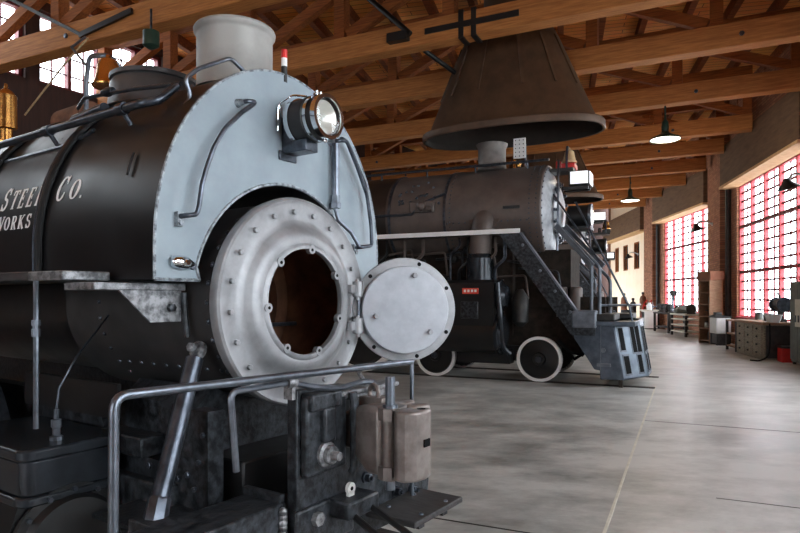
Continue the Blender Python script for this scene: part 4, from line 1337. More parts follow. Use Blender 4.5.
    MB().tube([(-0.62, -1.30, 1.75), (-0.56, -1.34, 1.2), (-0.55, -1.2, 0.62), (-0.45, -1.1, 0.5)], 0.05, 10, fillet=0.1).build('exhaust_pipe', 'darkblue', o)
    MB().lathe([(0, 0.05), (0.08, 0.14), (0.5, 0.15), (0.62, 0.08), (0.66, 0.05)], (-0.30, -0.95, 0.98), (0, 0, 1), 20).build('drain_tank', 'machine', o)
    for x in (0.35, 0.6):
        MB().lathe([(0, 0.11), (0.5, 0.11), (0.53, 0.08)], (x, -0.55, 1.15), (0, 0, 1), 18).build('air_cylinder', 'smoke', o)
    # frame and saddle
    MB().box((xb, -0.62, 0.62), (1.1, -0.52, 1.5)).box((xb, 0.52, 0.62), (1.1, 0.62, 1.5)).box((-1.7, -0.7, 0.8), (-0.5, 0.7, 2.4)).box((xb, -0.5, 0.9), (0.5, 0.5, 2.35)).box((0.2, -0.5, 0.5), (1.0, 0.5, 1.05)).build('frame', 'grime', o)
    MB().lathe([(-2.6, 0.2), (-0.4, 0.2)], (-3.0, -0.95, 1.9), (1, 0, 0), 24).build('air_reservoir', 'black', o)
    for k in range(12):
        x = -0.6 - 0.17 * k if k < 6 else 0.1 - 0.38 * k
        z = 2.1 + 0.35 * random.random()
        MB().tube([(x, -0.9, 2.58), (x + 0.05, -1.0, z), (x - 0.15, -0.98, z - 0.15), (x - 0.18, -0.9, 1.7)], 0.022 + 0.015 * random.random(), 8, fillet=0.08).build('air_pipe', random.choice(['black', 'smoke', 'darksteel']), o)
    for k in range(16):
        x = -3.4 + 0.2 * k
        z = 1.85 + 0.65 * random.random()
        ln = 0.3 + 0.5 * random.random()
        MB().tube([(x, -0.68, z), (x + ln, -0.70, z - 0.1 + 0.2 * random.random()), (x + ln + 0.05, -0.70, z - 0.4)], 0.018 + 0.014 * random.random(), 8, fillet=0.06).build('air_pipe', random.choice(['smoke', 'smoke', 'frame']), o)
        if k % 2:
            MB().lathe([(-0.08, 0.03), (-0.05, 0.07), (0.05, 0.07), (0.08, 0.03)], (x + ln * 0.5, -0.72, z), (0.3, 1, 0), 14).build('valve', random.choice(['smoke', 'frame', 'machine']), o)
    MB().beam((-2.6, -1.1, 1.2), (-0.8, -1.1, 0.75), 0.06, 0.14).build('main_rod', 'darksteel', o)
    MB().box((-2.4, -0.66, 0.34), (0.35, -0.58, 0.62)).box((-1.5, -0.9, 0.3), (-0.5, -0.6, 0.56)).build('truck_frame', 'black', o)
    for x in (0.0, -1.97):
        spoked(o, 'pilot_wheel', (x, -0.78, 0.40), 0.40, 'letter', -1)
        spoked(o, 'pilot_wheel', (x, 0.78, 0.40), 0.40, 'white', 1)
    for x in (-3.6, -5.4):
        if x - 0.9 > xb:
            spoked(o, 'driving_wheel', (x, -0.78, 0.86), 0.86, 'letter', -1)
            spoked(o, 'driving_wheel', (x, 0.78, 0.86), 0.86, 'white', 1)
    b = MB().tube([(0.35, -0.85, 0.75), (0.55, -0.85, 0.55), (0.75, -0.85, 0.5), (0.9, -0.9, 0.7)], 0.025, 8).tube([(0.4, -0.7, 0.6), (0.6, -0.7, 0.42), (0.85, -0.75, 0.6)], 0.03, 8)
    b.build('brake_hose', 'rubber', o)
    # front deck, stanchions, ladder rails
    dk = MB().box((0.55, -1.15, 1.02), (1.62, 1.15, 1.10)).build('pilot_deck', 'pilot', o, bevel=0.01)
    b = MB().box((0.85, -1.1, 1.1), (1.3, -0.2, 1.22)).box((1.0, 0.1, 1.1), (1.5, 0.9, 1.2))
    b.build('deck_casting', 'machine', dk, bevel=0.02)
    for x, y, h in ((0.93, -1.05, 2.05), (1.06, -1.05, 2.0), (1.18, -0.6, 1.8)):
        MB().tube([(x, y, 1.08), (x, y, h), (x - 0.62, y + 0.25, h + 0.65)], 0.028, 8, fillet=0.08).build('deck_stanchion', 'bluegrey_steel', dk)
    MB().beam((0.30, -0.8, 2.75), (0.95, -1.05, 2.02), 0.05, 0.09).beam((0.42, -0.6, 2.75), (1.1, -0.85, 2.02), 0.05, 0.09).build('step_stringer', 'bluegrey_steel', dk)
    MB().tube([(0.62, -0.75, 3.15), (1.5, -0.8, 1.35), (1.55, -0.8, 1.1)], 0.018, 8).tube([(0.25, -0.78, 3.3), (1.05, -0.98, 2.1)], 0.018, 8).build('guy_rod', 'darksteel', dk)
    MB().tube([(1.05, -1.05, 1.36), (1.55, -0.2, 1.36), (1.58, 0.6, 1.36)], 0.022, 8).build('deck_rail', 'darksteel', dk)
    b = MB().box((0.62, -1.18, 0.98), (1.02, -0.9, 1.28))
    b.build('corner_casting', 'bluegrey_steel', dk, bevel=0.03)
    # pilot: sheet steel wedge with slots
    def pp(x, y, top, sh=0.0):
        return Vector((x + (0.0 if top else 0.16), y * (1.0 if top else 0.97), 1.1 if top else 0.13))
    top = [(1.05, -1.08), (1.27, -1.06), (1.62, -0.35), (1.64, 0.35), (1.27, 1.06), (1.05, 1.08)]
    pr = MB()
    lo = [pp(x, y, False) if i not in (0, 5) else Vector((x + 0.02, y, 0.13)) for i, (x, y) in enumerate(top)]
    hi = [pp(x, y, True) for x, y in top]
    pr.rings([lo, hi])
    pil = pr.build('pilot', 'pilot', o, bevel=0.015)

    def quad_at(i, u0, u1, v0, v1, off):
        """box on pilot face i between corners i and i+1"""
        a, b_, c_, d_ = lo[i], lo[i + 1], hi[i + 1], hi[i]
        f = lambda u, v: (a * (1 - u) + b_ * u) * (1 - v) + (d_ * (1 - u) + c_ * u) * v
        n = (b_ - a).cross(d_ - a).normalized()
        if n.x < 0 and n.y < 0: n = -n
        if n.dot(Vector((1, -0.5, 0))) < 0: n = -n
        P4 = [f(u0, v0), f(u1, v0), f(u1, v1), f(u0, v1)]
        return [p - n * 0.01 for p in P4], [p + n * off for p in P4]
    for i in (1, 2, 3):  # thin paler sheets paint the window light onto the pilot front
        MB().rings(list(quad_at(i, 0.03, 0.97, 0.03, 0.97, 0.005))).build('lit_front_sheet', 'pilot_lit', pil)
    for i, rects in ((1, [(0.12, 0.24, 0.50, 0.88), (0.58, 0.68, 0.45, 0.90), (0.76, 0.86, 0.45, 0.90), (0.16, 0.30, 0.10, 0.40), (0.70, 0.80, 0.10, 0.40)]),
                     (2, [(0.10, 0.22, 0.45, 0.88), (0.40, 0.52, 0.45, 0.88), (0.62, 0.74, 0.45, 0.88), (0.15, 0.28, 0.10, 0.38), (0.62, 0.76, 0.10, 0.38)])):
        for r in rects:
            pad = 0.03
            r = (r[0] - 0.02, r[1] + 0.03, r[2], r[3])
            MB().rings(list(quad_at(i, r[0] - pad, r[1] + pad, r[2] - 0.03, r[3] + 0.03, 0.012))).build('slot_frame', 'bluegrey_steel', pil)
            MB().rings(list(quad_at(i, r[0], r[1], r[2], r[3], 0.016))).build('slot', 'rubber', pil)
    MB().box((1.02, -1.11, 0.35), (1.24, -1.07, 0.40)).lathe([(0, 0.04), (0.02, 0.04)], (1.12, -1.09, 0.62), (0, -1, 0), 14).build('step_iron', 'bluegrey_steel', pil)
    MB().box((1.35, -0.95, 0.0), (1.41, -0.85, 0.14)).build('pilot_stay', 'rail', pil)
    MB().prism([(0.62, 1.02), (1.08, 1.02), (1.08, 0.28), (0.98, 0.3), (0.78, 0.62), (0.66, 0.8)], (0, 0.05, 0), 'xz', -1.1).build('pilot_gusset', 'pilot', pil)
    if second:
        pil.location.x = -0.75
        dk.location.x = -0.6
    return o


l2 = big_loco((L2O.x, L2O.y, 0), math.atan2(A2.y, A2.x), 'large dark steam locomotive with white-rimmed wheels and slotted pilot under the smoke hood')
l3 = big_loco((5.62, 19.5, 0), R(-16.0), 'second large dark steam locomotive, mostly hidden behind the one under the big hood', True)


# ================================================================== SMOKE HOODS
def hood(loc, rz, label):
    o = thing('smoke_hood', loc, rz, label, 'smoke hood', 'smoke hoods under the roof')
    n = 48

    def ov(hx, hy, z, p=2.4):
        r = []
        for k in range(n):
            a = 2 * pi * k / n
            c, s = math.cos(a), math.sin(a)
            r.append(Vector((hx * math.copysign(abs(c) ** (2 / p), c), hy * math.copysign(abs(s) ** (2 / p), s), z)))
        return r
    outer = [ov(1.74, 0.86, 0), ov(1.75, 0.87, 0.12), ov(1.60, 0.80, 0.22), ov(0.94, 0.58, 1.75), ov(0.84, 0.52, 1.95), ov(0.55, 0.44, 2.2)]
    inn = [ov(0.52, 0.41, 2.2), ov(0.90, 0.54, 1.75), ov(1.56, 0.77, 0.22), ov(1.71, 0.83, 0.1), ov(1.71, 0.83, 0.0)]
    m = MB().rings(outer + [ov(0.54, 0.43, 2.2)] + [ov(a_ - 0.01, b_ - 0.01, z_) for a_, b_, z_ in ((0.92, 0.56, 1.75), (1.60, 0.80, 0.21), (1.74, 0.86, 0.11), (1.735, 0.855, 0.0))], cap0=False, cap1=False)
    h = m.build('hood_skirt', 'hood', o)
    MB().rings(inn, False, False).build('hood_lining', 'soot', h)
    MB().rings([ov(1.755, 0.875, 0.0), ov(1.765, 0.885, 0.02), ov(1.765, 0.885, 0.12), ov(1.745, 0.865, 0.14), ov(1.72, 0.84, 0.13), ov(1.72, 0.84, 0.0), ov(1.755, 0.875, 0.0)], False, False).build('hood_rim', 'hood', h)
    MB().rings([ov(0.50, 0.42, 2.1), ov(0.50, 0.42, ROOF - 4.6 + 0.05)], False, False).build('hood_flue', 'hood', o)
    for k in range(6):
        a = R(200 + 28 * k)
        c, s = math.cos(a), math.sin(a)
        sg = lambda v, p: math.copysign(abs(v) ** (2 / 2.4), v)
        p0 = Vector((1.61 * sg(c, 0), 0.81 * sg(s, 0), 0.24)); p1 = Vector((0.95 * sg(c, 0), 0.59 * sg(s, 0), 1.74))
        q = p0 + (p1 - p0) * 0.35
        MB().beam(q, p1, 0.05, 0.025, (c, s, 0.5)).build('hood_strap', 'hood', h)
    return o


hc = L2O + A2 * -0.73
hood((hc.x, hc.y, 4.60), math.atan2(A2.y, A2.x), 'large brown sheet-metal smoke hood over the stack of the big locomotive')
hood((4.72, 20.1, 4.58), R(-16), 'smaller-looking smoke hood further back, half hidden behind the front of the big locomotive')


# ================================================================== LAMPS
def pendant(loc, label, top):
    o = thing('pendant_lamp', loc, 0, label, 'lamp', 'pendant lamps')
    sh = MB().lathe([(0, 0.345), (0.012, 0.35), (0.05, 0.33), (0.10, 0.2), (0.16, 0.1), (0.2, 0.075), (0.2, 0.06), (0.15, 0.08), (0.09, 0.18), (0.04, 0.31), (0.0, 0.335)], (0, 0, 0), (0, 0, 1), 40, caps=False)
    sh.build('lamp_shade', 'greencap', o)
    MB().lathe([(0.012, 0.001), (0.012, 0.32), (0.03, 0.315), (0.03, 0.001)], (0, 0, 0), (0, 0, 1), 36).build('lamp_disc', 'bulb', o)
    MB().lathe([(0.2, 0.075), (0.30, 0.085), (0.42, 0.07), (0.48, 0.03), (0.5, 0.02)], (0, 0, 0), (0, 0, 1), 20).build('lamp_housing', 'greencap', o)
    MB().cyl((0, 0, 0.48), (0, 0, top - loc[2] + 0.02), 0.022, 10).build('lamp_stem', 'greencap', o)
    l = bpy.data.lights.new('pendant_light', 'POINT')
    l.energy = 70
    l.color = (1.0, 0.86, 0.68)
    l.shadow_soft_size = 0.2
    lo = bpy.data.objects.new('pendant_light', l)
    COL.objects.link(lo)
    lo.parent = o
    lo.location = (0, 0, -0.22)
    return o


pendant((6.25, 14.66, 5.2), 'nearer pendant lamp with a wide lit disc below the roof beams', 6.0)
pendant((8.58, 23.19, 5.08), 'farther pendant lamp with a lit disc, seen left of the brick pier', 6.0)


def wall_lamp(loc, rz, label):
    o = thing('wall_lamp', loc, rz, label, 'lamp', 'gooseneck wall lamps')
    MB().lathe([(0, 0.07), (0.03, 0.06)], (0, 0, 0.0), (0, 1, 0), 14).build('wall_plate', 'plastic', o)
    MB().tube([(0, 0.02, 0.0), (0, 0.2, 0.1), (0, 0.42, 0.12), (0, 0.5, 0.0)], 0.03, 10, fillet=0.15).build('lamp_arm', 'plastic', o)
    MB().lathe([(0.0, 0.24), (0.02, 0.23), (0.16, 0.09), (0.24, 0.06), (0.25, 0.001)], (0, 0.5, -0.22), (0, 0.25, 1), 24, caps=False).build('lamp_shade', 'black', o)
    MB().ball((0, 0.51, -0.14), 0.055).build('lamp_bulb', 'bulb', o)
    return o


def inroom(p0, p1, f, off):
    a, t, q, L = wall_frame(p0, p1)
    return a + t * (L * f) + q * off, math.atan2(t.y, t.x), q


p, r_, q = inroom(WIN[0][0], WIN[0][1], 0.2, 0.0)
wall_lamp((p.x, p.y, 3.85), r_, 'black gooseneck wall lamp on the cream wall')
p, r_, q = inroom(ends[2][0], ends[2][1], 0.55, 0.30)
wall_lamp((p.x, p.y, 4.05), r_, 'black gooseneck wall lamp on the brick pier between the two tall windows')
p, r_, q = inroom(WIN[2][0], WIN[2][1], 0.01, 0.0)
wall_lamp((p.x, p.y, 4.2), r_, 'black gooseneck wall lamp in front of the nearest tall window')

# dark drain pipes beside the piers
for i, (A_, f) in enumerate(((ends[2], 0.14), (ends[1], 0.14))):
    a, t, q, L = wall_frame(*A_)
    p = a + t * (L * f) + q * 0.14
    o = MB().cyl((p.x, p.y, 0), (p.x, p.y, ROOF - 1.7), 0.09, 14).build('drain_pipe', 'machine')
    tag(o, ['dark drain pipe beside the brick pier right of the wooden shelf', 'dark drain pipe beside the pier at the right end of the cream wall'][i], 'pipe', 'drain pipes')


# ================================================================== WORKSHOP ALONG THE WALL
def bench_frame(name, loc, rz, label, cat, group=None):
    return thing(name, loc, rz, label, cat, group)


# drawer bench under the nearest window: front runs from (9.3,17) to (8.65,14.6)
def place(u, Y, dx=0.0):
    return ((u - 400) / 622 * Y + dx, Y)


rzb = math.atan2(0.976, 0.218)                                  # wall direction of the near bay
# local x along the wall (away from the camera), local -y into the wall; +y into the room
db = thing('drawer_bench', (8.62, 14.75, 0), rzb, 'workbench with rows of pale wooden drawers under the nearest tall window', 'workbench')
L_ = 2.05
MB().box((0, -0.75, 0.0), (L_, 0.0, 0.84)).build('carcass', 'oak', db, smooth=False)
MB().box((-0.12, -0.85, 0.84), (L_ + 0.05, 0.05, 0.90)).build('bench_top', 'shelfwood', db, smooth=False)
for i in range(3):
    for j in range(4):
        x0 = 0.06 + i * (L_ - 0.1) / 3
        z0 = 0.08 + j * 0.19
        d = MB().box((x0, -0.01, z0), (x0 + (L_ - 0.1) / 3 - 0.05, 0.025, z0 + 0.165)).build('drawer', 'oak', db, bevel=0.006)
        MB().ball((x0 + (L_ - 0.1) / 6 - 0.02, 0.04, z0 + 0.085), 0.025, 8).build('knob', 'machine', d)
# dark open end of the bench
MB().box((-0.04, -0.70, 0.05), (0.0, -0.05, 0.82)).build('end_panel', 'machine', db, smooth=False)
o = thing('red_toolbox', (8.62 + 0.35, 14.40, 0), rzb, 'small red box on the floor at the near end of the drawer bench', 'box')
MB().box((-0.22, -0.18, 0), (0.1, 0.18, 0.32)).build('body', 'red', o, bevel=0.01)
MB().box((-0.23, -0.19, 0.32), (0.11, 0.19, 0.37)).build('lid', 'machine', o, bevel=0.01)

# tall steel cabinet at the right edge
tc_ = thing('steel_cabinet', (8.72, 13.5, 0), R(77), 'tall grey-green steel cabinet with a pale notice, at the right edge', 'cabinet')
MB().box((-0.4, -0.34, 0.06), (0.45, 0.05, 1.84)).build('body', 'cabinet', tc_, bevel=0.01)
for x0 in (-0.39, 0.03):
    d = MB().box((x0, 0.05, 0.12), (x0 + 0.41, 0.075, 1.78)).build('door', 'cabinet', tc_, bevel=0.005)
    MB().box((x0 + 0.3 if x0 < 0 else x0 + 0.05, 0.075, 0.95), (x0 + 0.35 if x0 < 0 else x0 + 0.1, 0.1, 1.1)).build('handle', 'darksteel', d)
MB().box((-0.415, -0.30, 0.75), (-0.40, -0.02, 1.42)).build('notice', 'paper', tc_)
MB().box((-0.2, 0.076, 0.85), (0.15, 0.082, 1.45)).build('notice', 'paper', tc_)
for x in (-0.35, 0.4):
    for y in (-0.3, 0.0):
        MB().box((x - 0.03, y - 0.03, 0), (x + 0.03, y + 0.03, 0.07)).build('foot', 'machine', tc_)
o = MB().lathe([(0, 0.15), (0.05, 0.17), (0.14, 0.1), (0.2, 0.05), (0.22, 0.001)], (8.86, 13.5, 1.84), (0, 0, 1), 18).build('funnel', 'machine')
tag(o, 'dark funnel-shaped part lying on the tall steel cabinet', 'part')

rb_ = lambda x, y: Vector((8.62, 14.75, 0)) + Vector((0.218, 0.976, 0)) * x + Vector((-0.976, 0.218, 0)) * y
# grinder, bin and small things on the bench
g = thing('bench_grinder', tuple(rb_(0.25, -0.45) + Vector((0, 0, 0.90))), rzb, 'dark bench grinder standing on the near end of the drawer bench', 'grinder')
MB().box((-0.12, -0.1, 0), (0.12, 0.1, 0.08)).box((-0.06, -0.06, 0.08), (0.06, 0.06, 0.34)).build('pedestal', 'machine', g, bevel=0.01)
MB().cyl((-0.2, 0, 0.42), (0.2, 0, 0.42), 0.13, 20).build('motor', 'machine', g)
for x in (-0.27, 0.22):
    MB().cyl((x, 0, 0.42), (x + 0.05, 0, 0.42), 0.17, 24).build('grinding_wheel', 'darksteel', g)
MB().tube([(0, 0, 0.5), (0.05, 0, 0.62), (0.15, 0.02, 0.70)], 0.02, 8).build('lamp_arm', 'machine', g)
o = thing('plastic_tub', tuple(rb_(-0.02, -0.2) + Vector((0, 0, 0.90))), rzb, 'pale plastic tub at the near end of the drawer bench top', 'tub')
MB().rings([rrect_ for rrect_ in ([Vector((x, y, 0)) for x, y in rrect(-0.16, 0.16, -0.1, 0.1, 0.03)], [Vector((x, y, 0.16)) for x, y in rrect(-0.19, 0.19, -0.13, 0.13, 0.03)])]).build('body', 'plastic', o)
MB().prism(rrect(-0.2, 0.2, -0.14, 0.14, 0.03), (0, 0, 0.03), 'xy', 0.155).build('lid', 'plastic', o)
kinds = [('tin_can', 'dark tin can on the drawer bench', 'can', 1.0, 'machine'), ('blue_jar', 'bluish jar on the drawer bench, beside the window', 'jar', 1.25, 'pilot'),
         ('oil_tin', 'dark squat oil tin on the middle of the drawer bench', 'tin', 0.75, 'machine'), ('paint_tin', 'grey paint tin at the far end of the drawer bench', 'tin', 1.9, 'cabinet')]
for nm, lab, cat, x, m in kinds:
    p = rb_(x, -0.4 - 0.1 * (x > 1))
    r0 = 0.07 + 0.03 * (x > 1.1)
    t = thing(nm, (p.x, p.y, 0.90), 0, lab, cat)
    MB().lathe([(0, r0), (0.15, r0), (0.16, r0 * 0.9)], (0, 0, 0), (0, 0, 1), 18).build('body', m, t)
    MB().lathe([(0.155, r0 * 0.92), (0.19, r0 * 0.9), (0.19, 0.001)], (0, 0, 0), (0, 0, 1), 18).build('lid', 'darksteel', t)
# hose loop at the bench end
p = rb_(-0.25, -0.05)
o = MB().tube([(p.x, p.y, 0.88), (p.x - 0.02, p.y - 0.05, 0.5), (p.x - 0.1, p.y - 0.12, 0.12), (p.x - 0.28, p.y - 0.1, 0.02), (p.x - 0.38, p.y + 0.12, 0.018)], 0.018, 8, fillet=0.12).build('air_hose', 'rubber')
tag(o, 'black hose hanging down at the near end of the drawer bench', 'hose')

# open shelf under the bench's far end -> side table with open shelves
st_ = thing('open_rack', tuple(rb_(2.75, -0.05)), rzb, 'low dark rack with light shelf edges left of the drawer bench', 'rack')
for z in (0.1, 0.45, 0.82):
    MB().box((-0.45, -0.7, z), (0.45, 0.0, z + 0.04)).build('shelf', 'shelfwood', st_)
for x in (-0.43, 0.43):
    for y in (-0.68, -0.02):
        MB().box((x - 0.03, y - 0.03, 0), (x + 0.03, y + 0.03, 0.86)).build('post', 'machine', st_)
# pale bin on a dark stand
wb = thing('pale_cabinet', (*place(725, 19.5, -0.15), 0), R(82), 'pale grey enamel washer tub on a dark stand, right of the wooden shelf', 'tub')
MB().box((-0.3, -0.22, 0.36), (0.3, 0.22, 0.86)).build('tub', 'plastic', wb, bevel=0.03)
MB().box((-0.28, -0.2, 0.0), (-0.2, 0.2, 0.36)).box((0.2, -0.2, 0.0), (0.28, 0.2, 0.36)).box((-0.2, -0.18, 0.05), (0.2, 0.18, 0.34)).build('stand', 'machine', wb)
MB().box((-0.32, -0.24, 0.86), (0.32, 0.24, 0.90)).build('lid', 'machine', wb)
o = thing('oil_drip_tray', (*place(724, 19.6, -0.2), 0.90), R(82), 'dark tray lying on the pale washer tub', 'tray')
MB().box((-0.2, -0.14, 0), (0.2, 0.14, 0.03)).build('tray', 'machine', o)
MB().box((-0.1, -0.1, 0.03), (0.12, 0.1, 0.12)).build('block', 'machine', o, bevel=0.02)

# wooden shelf unit
ws = thing('shelf_unit', (*place(712, 20.3, -0.05), 0), R(105), 'tall wooden shelf unit with open shelves against the brick pier', 'shelf')
W_, H_ = 0.50, 2.05
for x in (-W_ / 2, W_ / 2 - 0.04):
    MB().box((x, -0.25, 0), (x + 0.04, 0.25, H_)).build('side_panel', 'shelfwood', ws, smooth=False)
MB().box((-W_ / 2, -0.27, 0), (W_ / 2, -0.25, H_)).build('back_panel', 'timber_dark', ws, smooth=False)
for k in range(6):
    z = 0.08 + k * (H_ - 0.12) / 5
    MB().box((-W_ / 2 + 0.04, -0.25, z), (W_ / 2 - 0.04, 0.25, z + 0.035)).build('shelf', 'shelfwood', ws, smooth=False)
m62 = Matrix.Rotation(R(105), 3, 'Z')
sx, sy = place(712, 20.3, -0.05)
o = thing('wooden_crate', (sx, sy, H_), R(105), 'brown open crate on top of the tall wooden shelf unit', 'crate')
MB().box((-0.3, -0.27, 0), (0.3, 0.27, 0.03)).build('bottom', 'cardboard', o)
for a_, b_ in (((-0.3, -0.27, 0.03), (-0.26, 0.27, 0.28)), ((0.26, -0.27, 0.03), (0.3, 0.27, 0.28)), ((-0.26, -0.27, 0.03), (0.26, -0.23, 0.28)), ((-0.26, 0.23, 0.03), (0.26, 0.27, 0.28))):
    MB().box(a_, b_).build('side', 'cardboard', o, smooth=False)
spots = [(-0.1, 0.503, 'white', 'white jar on the second shelf up of the tall wooden unit', 0.12), (0.09, 0.503, 'plastic', 'pale pot beside the white jar on the tall wooden unit', 0.15),
         (-0.05, 0.116, 'machine', 'dark can on the lowest shelf of the tall wooden unit', 0.2), (0.08, 0.889, 'rust', 'rusty tin on the middle shelf of the tall wooden unit', 0.14),
         (-0.08, 1.275, 'machine', 'dark box-shaped tin on the fourth shelf of the tall wooden unit', 0.16)]
for dx_, z, m, lab, h in spots:
    v = m62 @ Vector((dx_, 0.08, 0))
    t = thing('jar', (sx + v.x, sy + v.y, z), 0, lab, 'jar')
    MB().lathe([(0.002, 0.06), (h, 0.06), (h + 0.02, 0.045)], (0, 0, 0), (0, 0, 1), 16).build('body', m, t)
    MB().lathe([(h + 0.018, 0.05), (h + 0.05, 0.05), (h + 0.05, 0.001)], (0, 0, 0), (0, 0, 1), 14).build('lid', 'darksteel', t)


# benches under the far window
def work_table(name, loc, rz, L, Wd, Ht, label, top, leg, shelves=()):
    o = thing(name, loc, rz, label, 'table')
    MB().box((-L / 2, -Wd / 2, Ht - 0.06), (L / 2, Wd / 2, Ht)).build('table_top', top, o, bevel=0.008)
    for x in (-L / 2 + 0.06, L / 2 - 0.06):
        for y in (-Wd / 2 + 0.06, Wd / 2 - 0.06):
            MB().box((x - 0.04, y - 0.04, 0), (x + 0.04, y + 0.04, Ht - 0.06)).build('leg', leg, o)
    for z in shelves:
        MB().box((-L / 2 + 0.02, -Wd / 2 + 0.02, z), (L / 2 - 0.02, Wd / 2 - 0.02, z + 0.04)).build('shelf', top, o)
    return o


t1 = place(693, 24.0, -0.25)
work_table('tool_rack', (*t1, 0), R(84), 1.7, 0.7, 0.86, 'dark workbench with three pale shelves left of the wooden shelf unit', 'paper', 'machine', (0.15, 0.4, 0.62))
t2 = place(676, 26.6, -0.3)
work_table('workbench', (*t2, 0), R(85), 1.9, 0.75, 0.84, 'dark workbench loaded with machine parts under the far tall window', 'machine', 'machine', (0.2,))
t3 = place(661, 29.2, -0.55)
t = thing('white_cabinet', (*t3, 0), R(80), 'small white cabinet with dark door at the far end of the wall of windows', 'cabinet')
MB().box((-0.4, -0.28, 0.05), (0.4, 0.28, 0.85)).build('body', 'white', t, bevel=0.01)
MB().box((-0.45, -0.34, 0.85), (0.45, 0.34, 0.90)).build('top', 'paper', t)
MB().box((-0.3, 0.28, 0.1), (0.3, 0.30, 0.8)).build('door', 'machine', t)
MB().box((-0.36, -0.24, 0.0), (0.36, 0.24, 0.05)).build('plinth', 'machine', t)


def vise(loc, rz, label, s=1.0):
    o = thing('bench_vise', loc, rz, label, 'vise')
    MB().lathe([(0, 0.16 * s), (0.04 * s, 0.15 * s), (0.1 * s, 0.09 * s), (0.14 * s, 0.1 * s)], (0, 0, 0), (0, 0, 1), 18).build('base', 'machine', o)
    MB().box((-0.22 * s, -0.08 * s, 0.13 * s), (0.06 * s, 0.08 * s, 0.3 * s)).box((0.1 * s, -0.08 * s, 0.15 * s), (0.2 * s, 0.08 * s, 0.3 * s)).build('jaw', 'machine', o, bevel=0.01)
    MB().cyl((0.0, 0, 0.2 * s), (0.38 * s, 0, 0.2 * s), 0.025 * s, 10).cyl((0.36 * s, 0, 0.05 * s), (0.36 * s, 0, 0.35 * s), 0.012 * s, 8).build('screw', 'steel', o)
    return o


def lump(name, loc, rz, label, cat, kind):
    o = thing(name, loc, rz, label, cat)
    if kind == 'motor':
        MB().lathe([(-0.26, 0.1), (-0.24, 0.17), (0.2, 0.17), (0.24, 0.12), (0.3, 0.05)], (0, 0, 0.2), (1, 0, 0), 22).build('housing', 'machine', o)
        MB().box((-0.2, -0.15, 0), (0.2, 0.15, 0.06)).build('foot', 'machine', o)
        MB().cyl((0.3, 0, 0.2), (0.42, 0, 0.2), 0.03).build('shaft', 'steel', o)
    elif kind == 'drill':
        MB().box((-0.18, -0.14, 0), (0.18, 0.14, 0.05)).build('base', 'machine', o)
        MB().cyl((0, -0.08, 0.05), (0, -0.08, 0.95), 0.035).build('column', 'steel', o)
        MB().box((-0.1, -0.14, 0.7), (0.1, 0.22, 0.92)).cyl((0, 0.13, 0.7), (0, 0.13, 0.5), 0.03).build('head', 'machine', o, bevel=0.02)
    elif kind == 'sack':
        MB().lathe([(0, 0.25), (0.06, 0.34), (0.16, 0.33), (0.26, 0.2), (0.3, 0.05), (0.31, 0.001)], (0, 0, 0), (0, 0, 1), 18, sx=1.3).build('bundle', 'cabinet', o)
        MB().tube([(-0.2, 0, 0.27), (0.0, 0.05, 0.31), (0.2, 0, 0.27)], 0.02, 8).build('strap', 'machine', o)
    return o


def on_table(t, rz, dx, dy):
    v = Matrix.Rotation(rz, 3, 'Z') @ Vector((dx, dy, 0))
    return (t[0] + v.x, t[1] + v.y)


lump('electric_motor', (*on_table(t1, R(84), -0.55, 0), 0.86), R(60), 'dark electric motor on the near end of the bench with pale shelves', 'motor', 'motor')
lump('tarpaulin_bundle', (*on_table(t1, R(84), 0.15, 0), 0.86), R(90), 'grey-green rolled tarpaulin on the bench with pale shelves', 'bundle', 'sack')
vise((*on_table(t1, R(84), 0.65, 0), 0.86), R(150), 'dark bench vise on the far end of the bench with pale shelves')
lump('drill_press', (*on_table(t2, R(85), -0.5, 0), 0.84), R(170), 'tall drill press on the bench loaded with machine parts', 'drill press', 'drill')
lump('gear_motor', (*on_table(t2, R(85), 0.05, 0), 0.84), R(80), 'dark geared motor in the middle of the bench loaded with machine parts', 'motor', 'motor')
vise((*on_table(t2, R(85), 0.78, 0), 0.84), R(175), 'dark bench vise on the bench loaded with machine parts', 1.2)
o = thing('metal_jug', (*on_table(t3, R(80), 0, 0), 0.90), 0, 'pale metal jug on the small white cabinet', 'jug')
MB().lathe([(0, 0.12), (0.2, 0.13), (0.28, 0.07), (0.34, 0.06)], (0, 0, 0), (0, 0, 1), 18).build('body', 'plastic', o)
MB().tube([(0.12, 0, 0.06), (0.2, 0, 0.12), (0.19, 0, 0.22), (0.1, 0, 0.25)], 0.015, 8).build('handle', 'plastic', o)
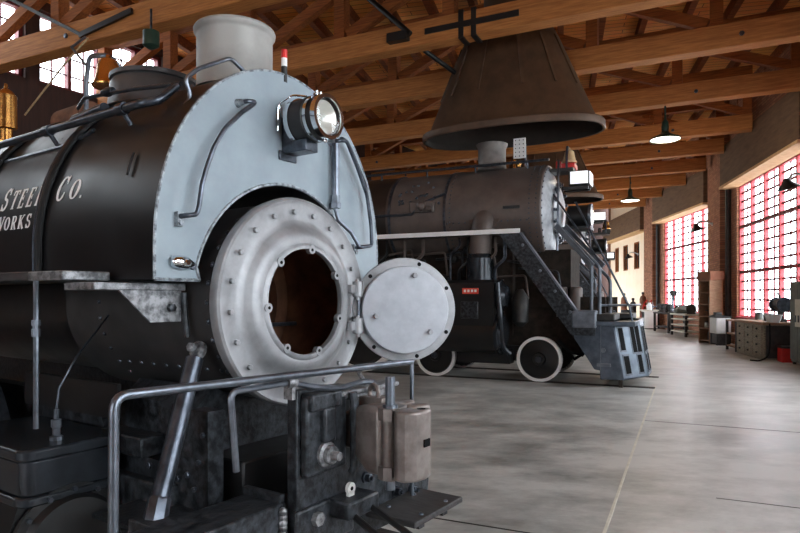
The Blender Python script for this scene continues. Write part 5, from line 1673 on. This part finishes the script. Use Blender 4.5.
# red hand truck
x_, y_ = place(651, 30.0, -0.35)
o = thing('hand_truck', (x_, y_, 0), R(100), 'dark red hand truck leaning by the end of the cream wall', 'hand truck')
for x in (-0.2, 0.2):
    MB().tube([(x, 0.1, 0.12), (x, -0.12, 1.15), (x, -0.3, 1.35)], 0.03, 8, fillet=0.08).build('rail', 'red', o)
    MB().cyl((x * 1.5 - 0.04, 0.05, 0.14), (x * 1.5 + 0.04, 0.05, 0.14), 0.14, 20).build('wheel', 'rubber', o)
for z in (0.35, 0.7, 1.05):
    MB().box((-0.2, 0.06 - 0.23 * (z - 0.1) - 0.02, z), (0.2, 0.06 - 0.23 * (z - 0.1) + 0.02, z + 0.05)).build('crossbar', 'red', o)
MB().box((-0.24, 0.08, 0.0), (0.24, 0.4, 0.03)).build('toe_plate', 'machine', o)
# cupboard and barrels in front of the cream wall
for i, (u, Y, h, m, lab) in enumerate(((643, 31.0, 1.75, 'rust', 'tall rusty gas cylinder before the cream wall, beside the pier'), (633, 31.5, 1.45, 'machine', 'shorter dark gas cylinder before the cream wall'),
                                       (624, 32.0, 1.7, 'cardboard', 'brown gas cylinder furthest left before the cream wall'))):
    x_, y_ = place(u, Y)
    o = thing('gas_cylinder', (x_, y_, 0), 0, lab, 'gas cylinder', 'gas cylinders before the cream wall')
    MB().lathe([(0, 0.15), (0.02, 0.16), (h - 0.35, 0.16), (h - 0.22, 0.12), (h - 0.17, 0.05), (h - 0.12, 0.045)], (0, 0, 0), (0, 0, 1), 22).build('bottle', m, o)
    MB().lathe([(h - 0.12, 0.07), (h - 0.02, 0.07), (h, 0.04)], (0, 0, 0), (0, 0, 1), 14).build('valve_cap', 'machine', o)
x_, y_ = place(627, 29.6)
o = thing('oil_drum', (x_, y_, 0), 0, 'dark oil drum standing before the gas cylinders', 'drum')
MB().lathe([(0, 0.27), (0.02, 0.29), (0.28, 0.285), (0.3, 0.30), (0.32, 0.285), (0.58, 0.285), (0.6, 0.30), (0.62, 0.285), (0.86, 0.285), (0.88, 0.29), (0.88, 0.27), (0.86, 0.26), (0.86, 0.001)], (0, 0, 0), (0, 0, 1), 28).build('drum', 'machine', o)
MB().lathe([(0.86, 0.04), (0.885, 0.04)], (0.15, 0, 0), (0, 0, 1), 10).build('bung', 'darksteel', o)
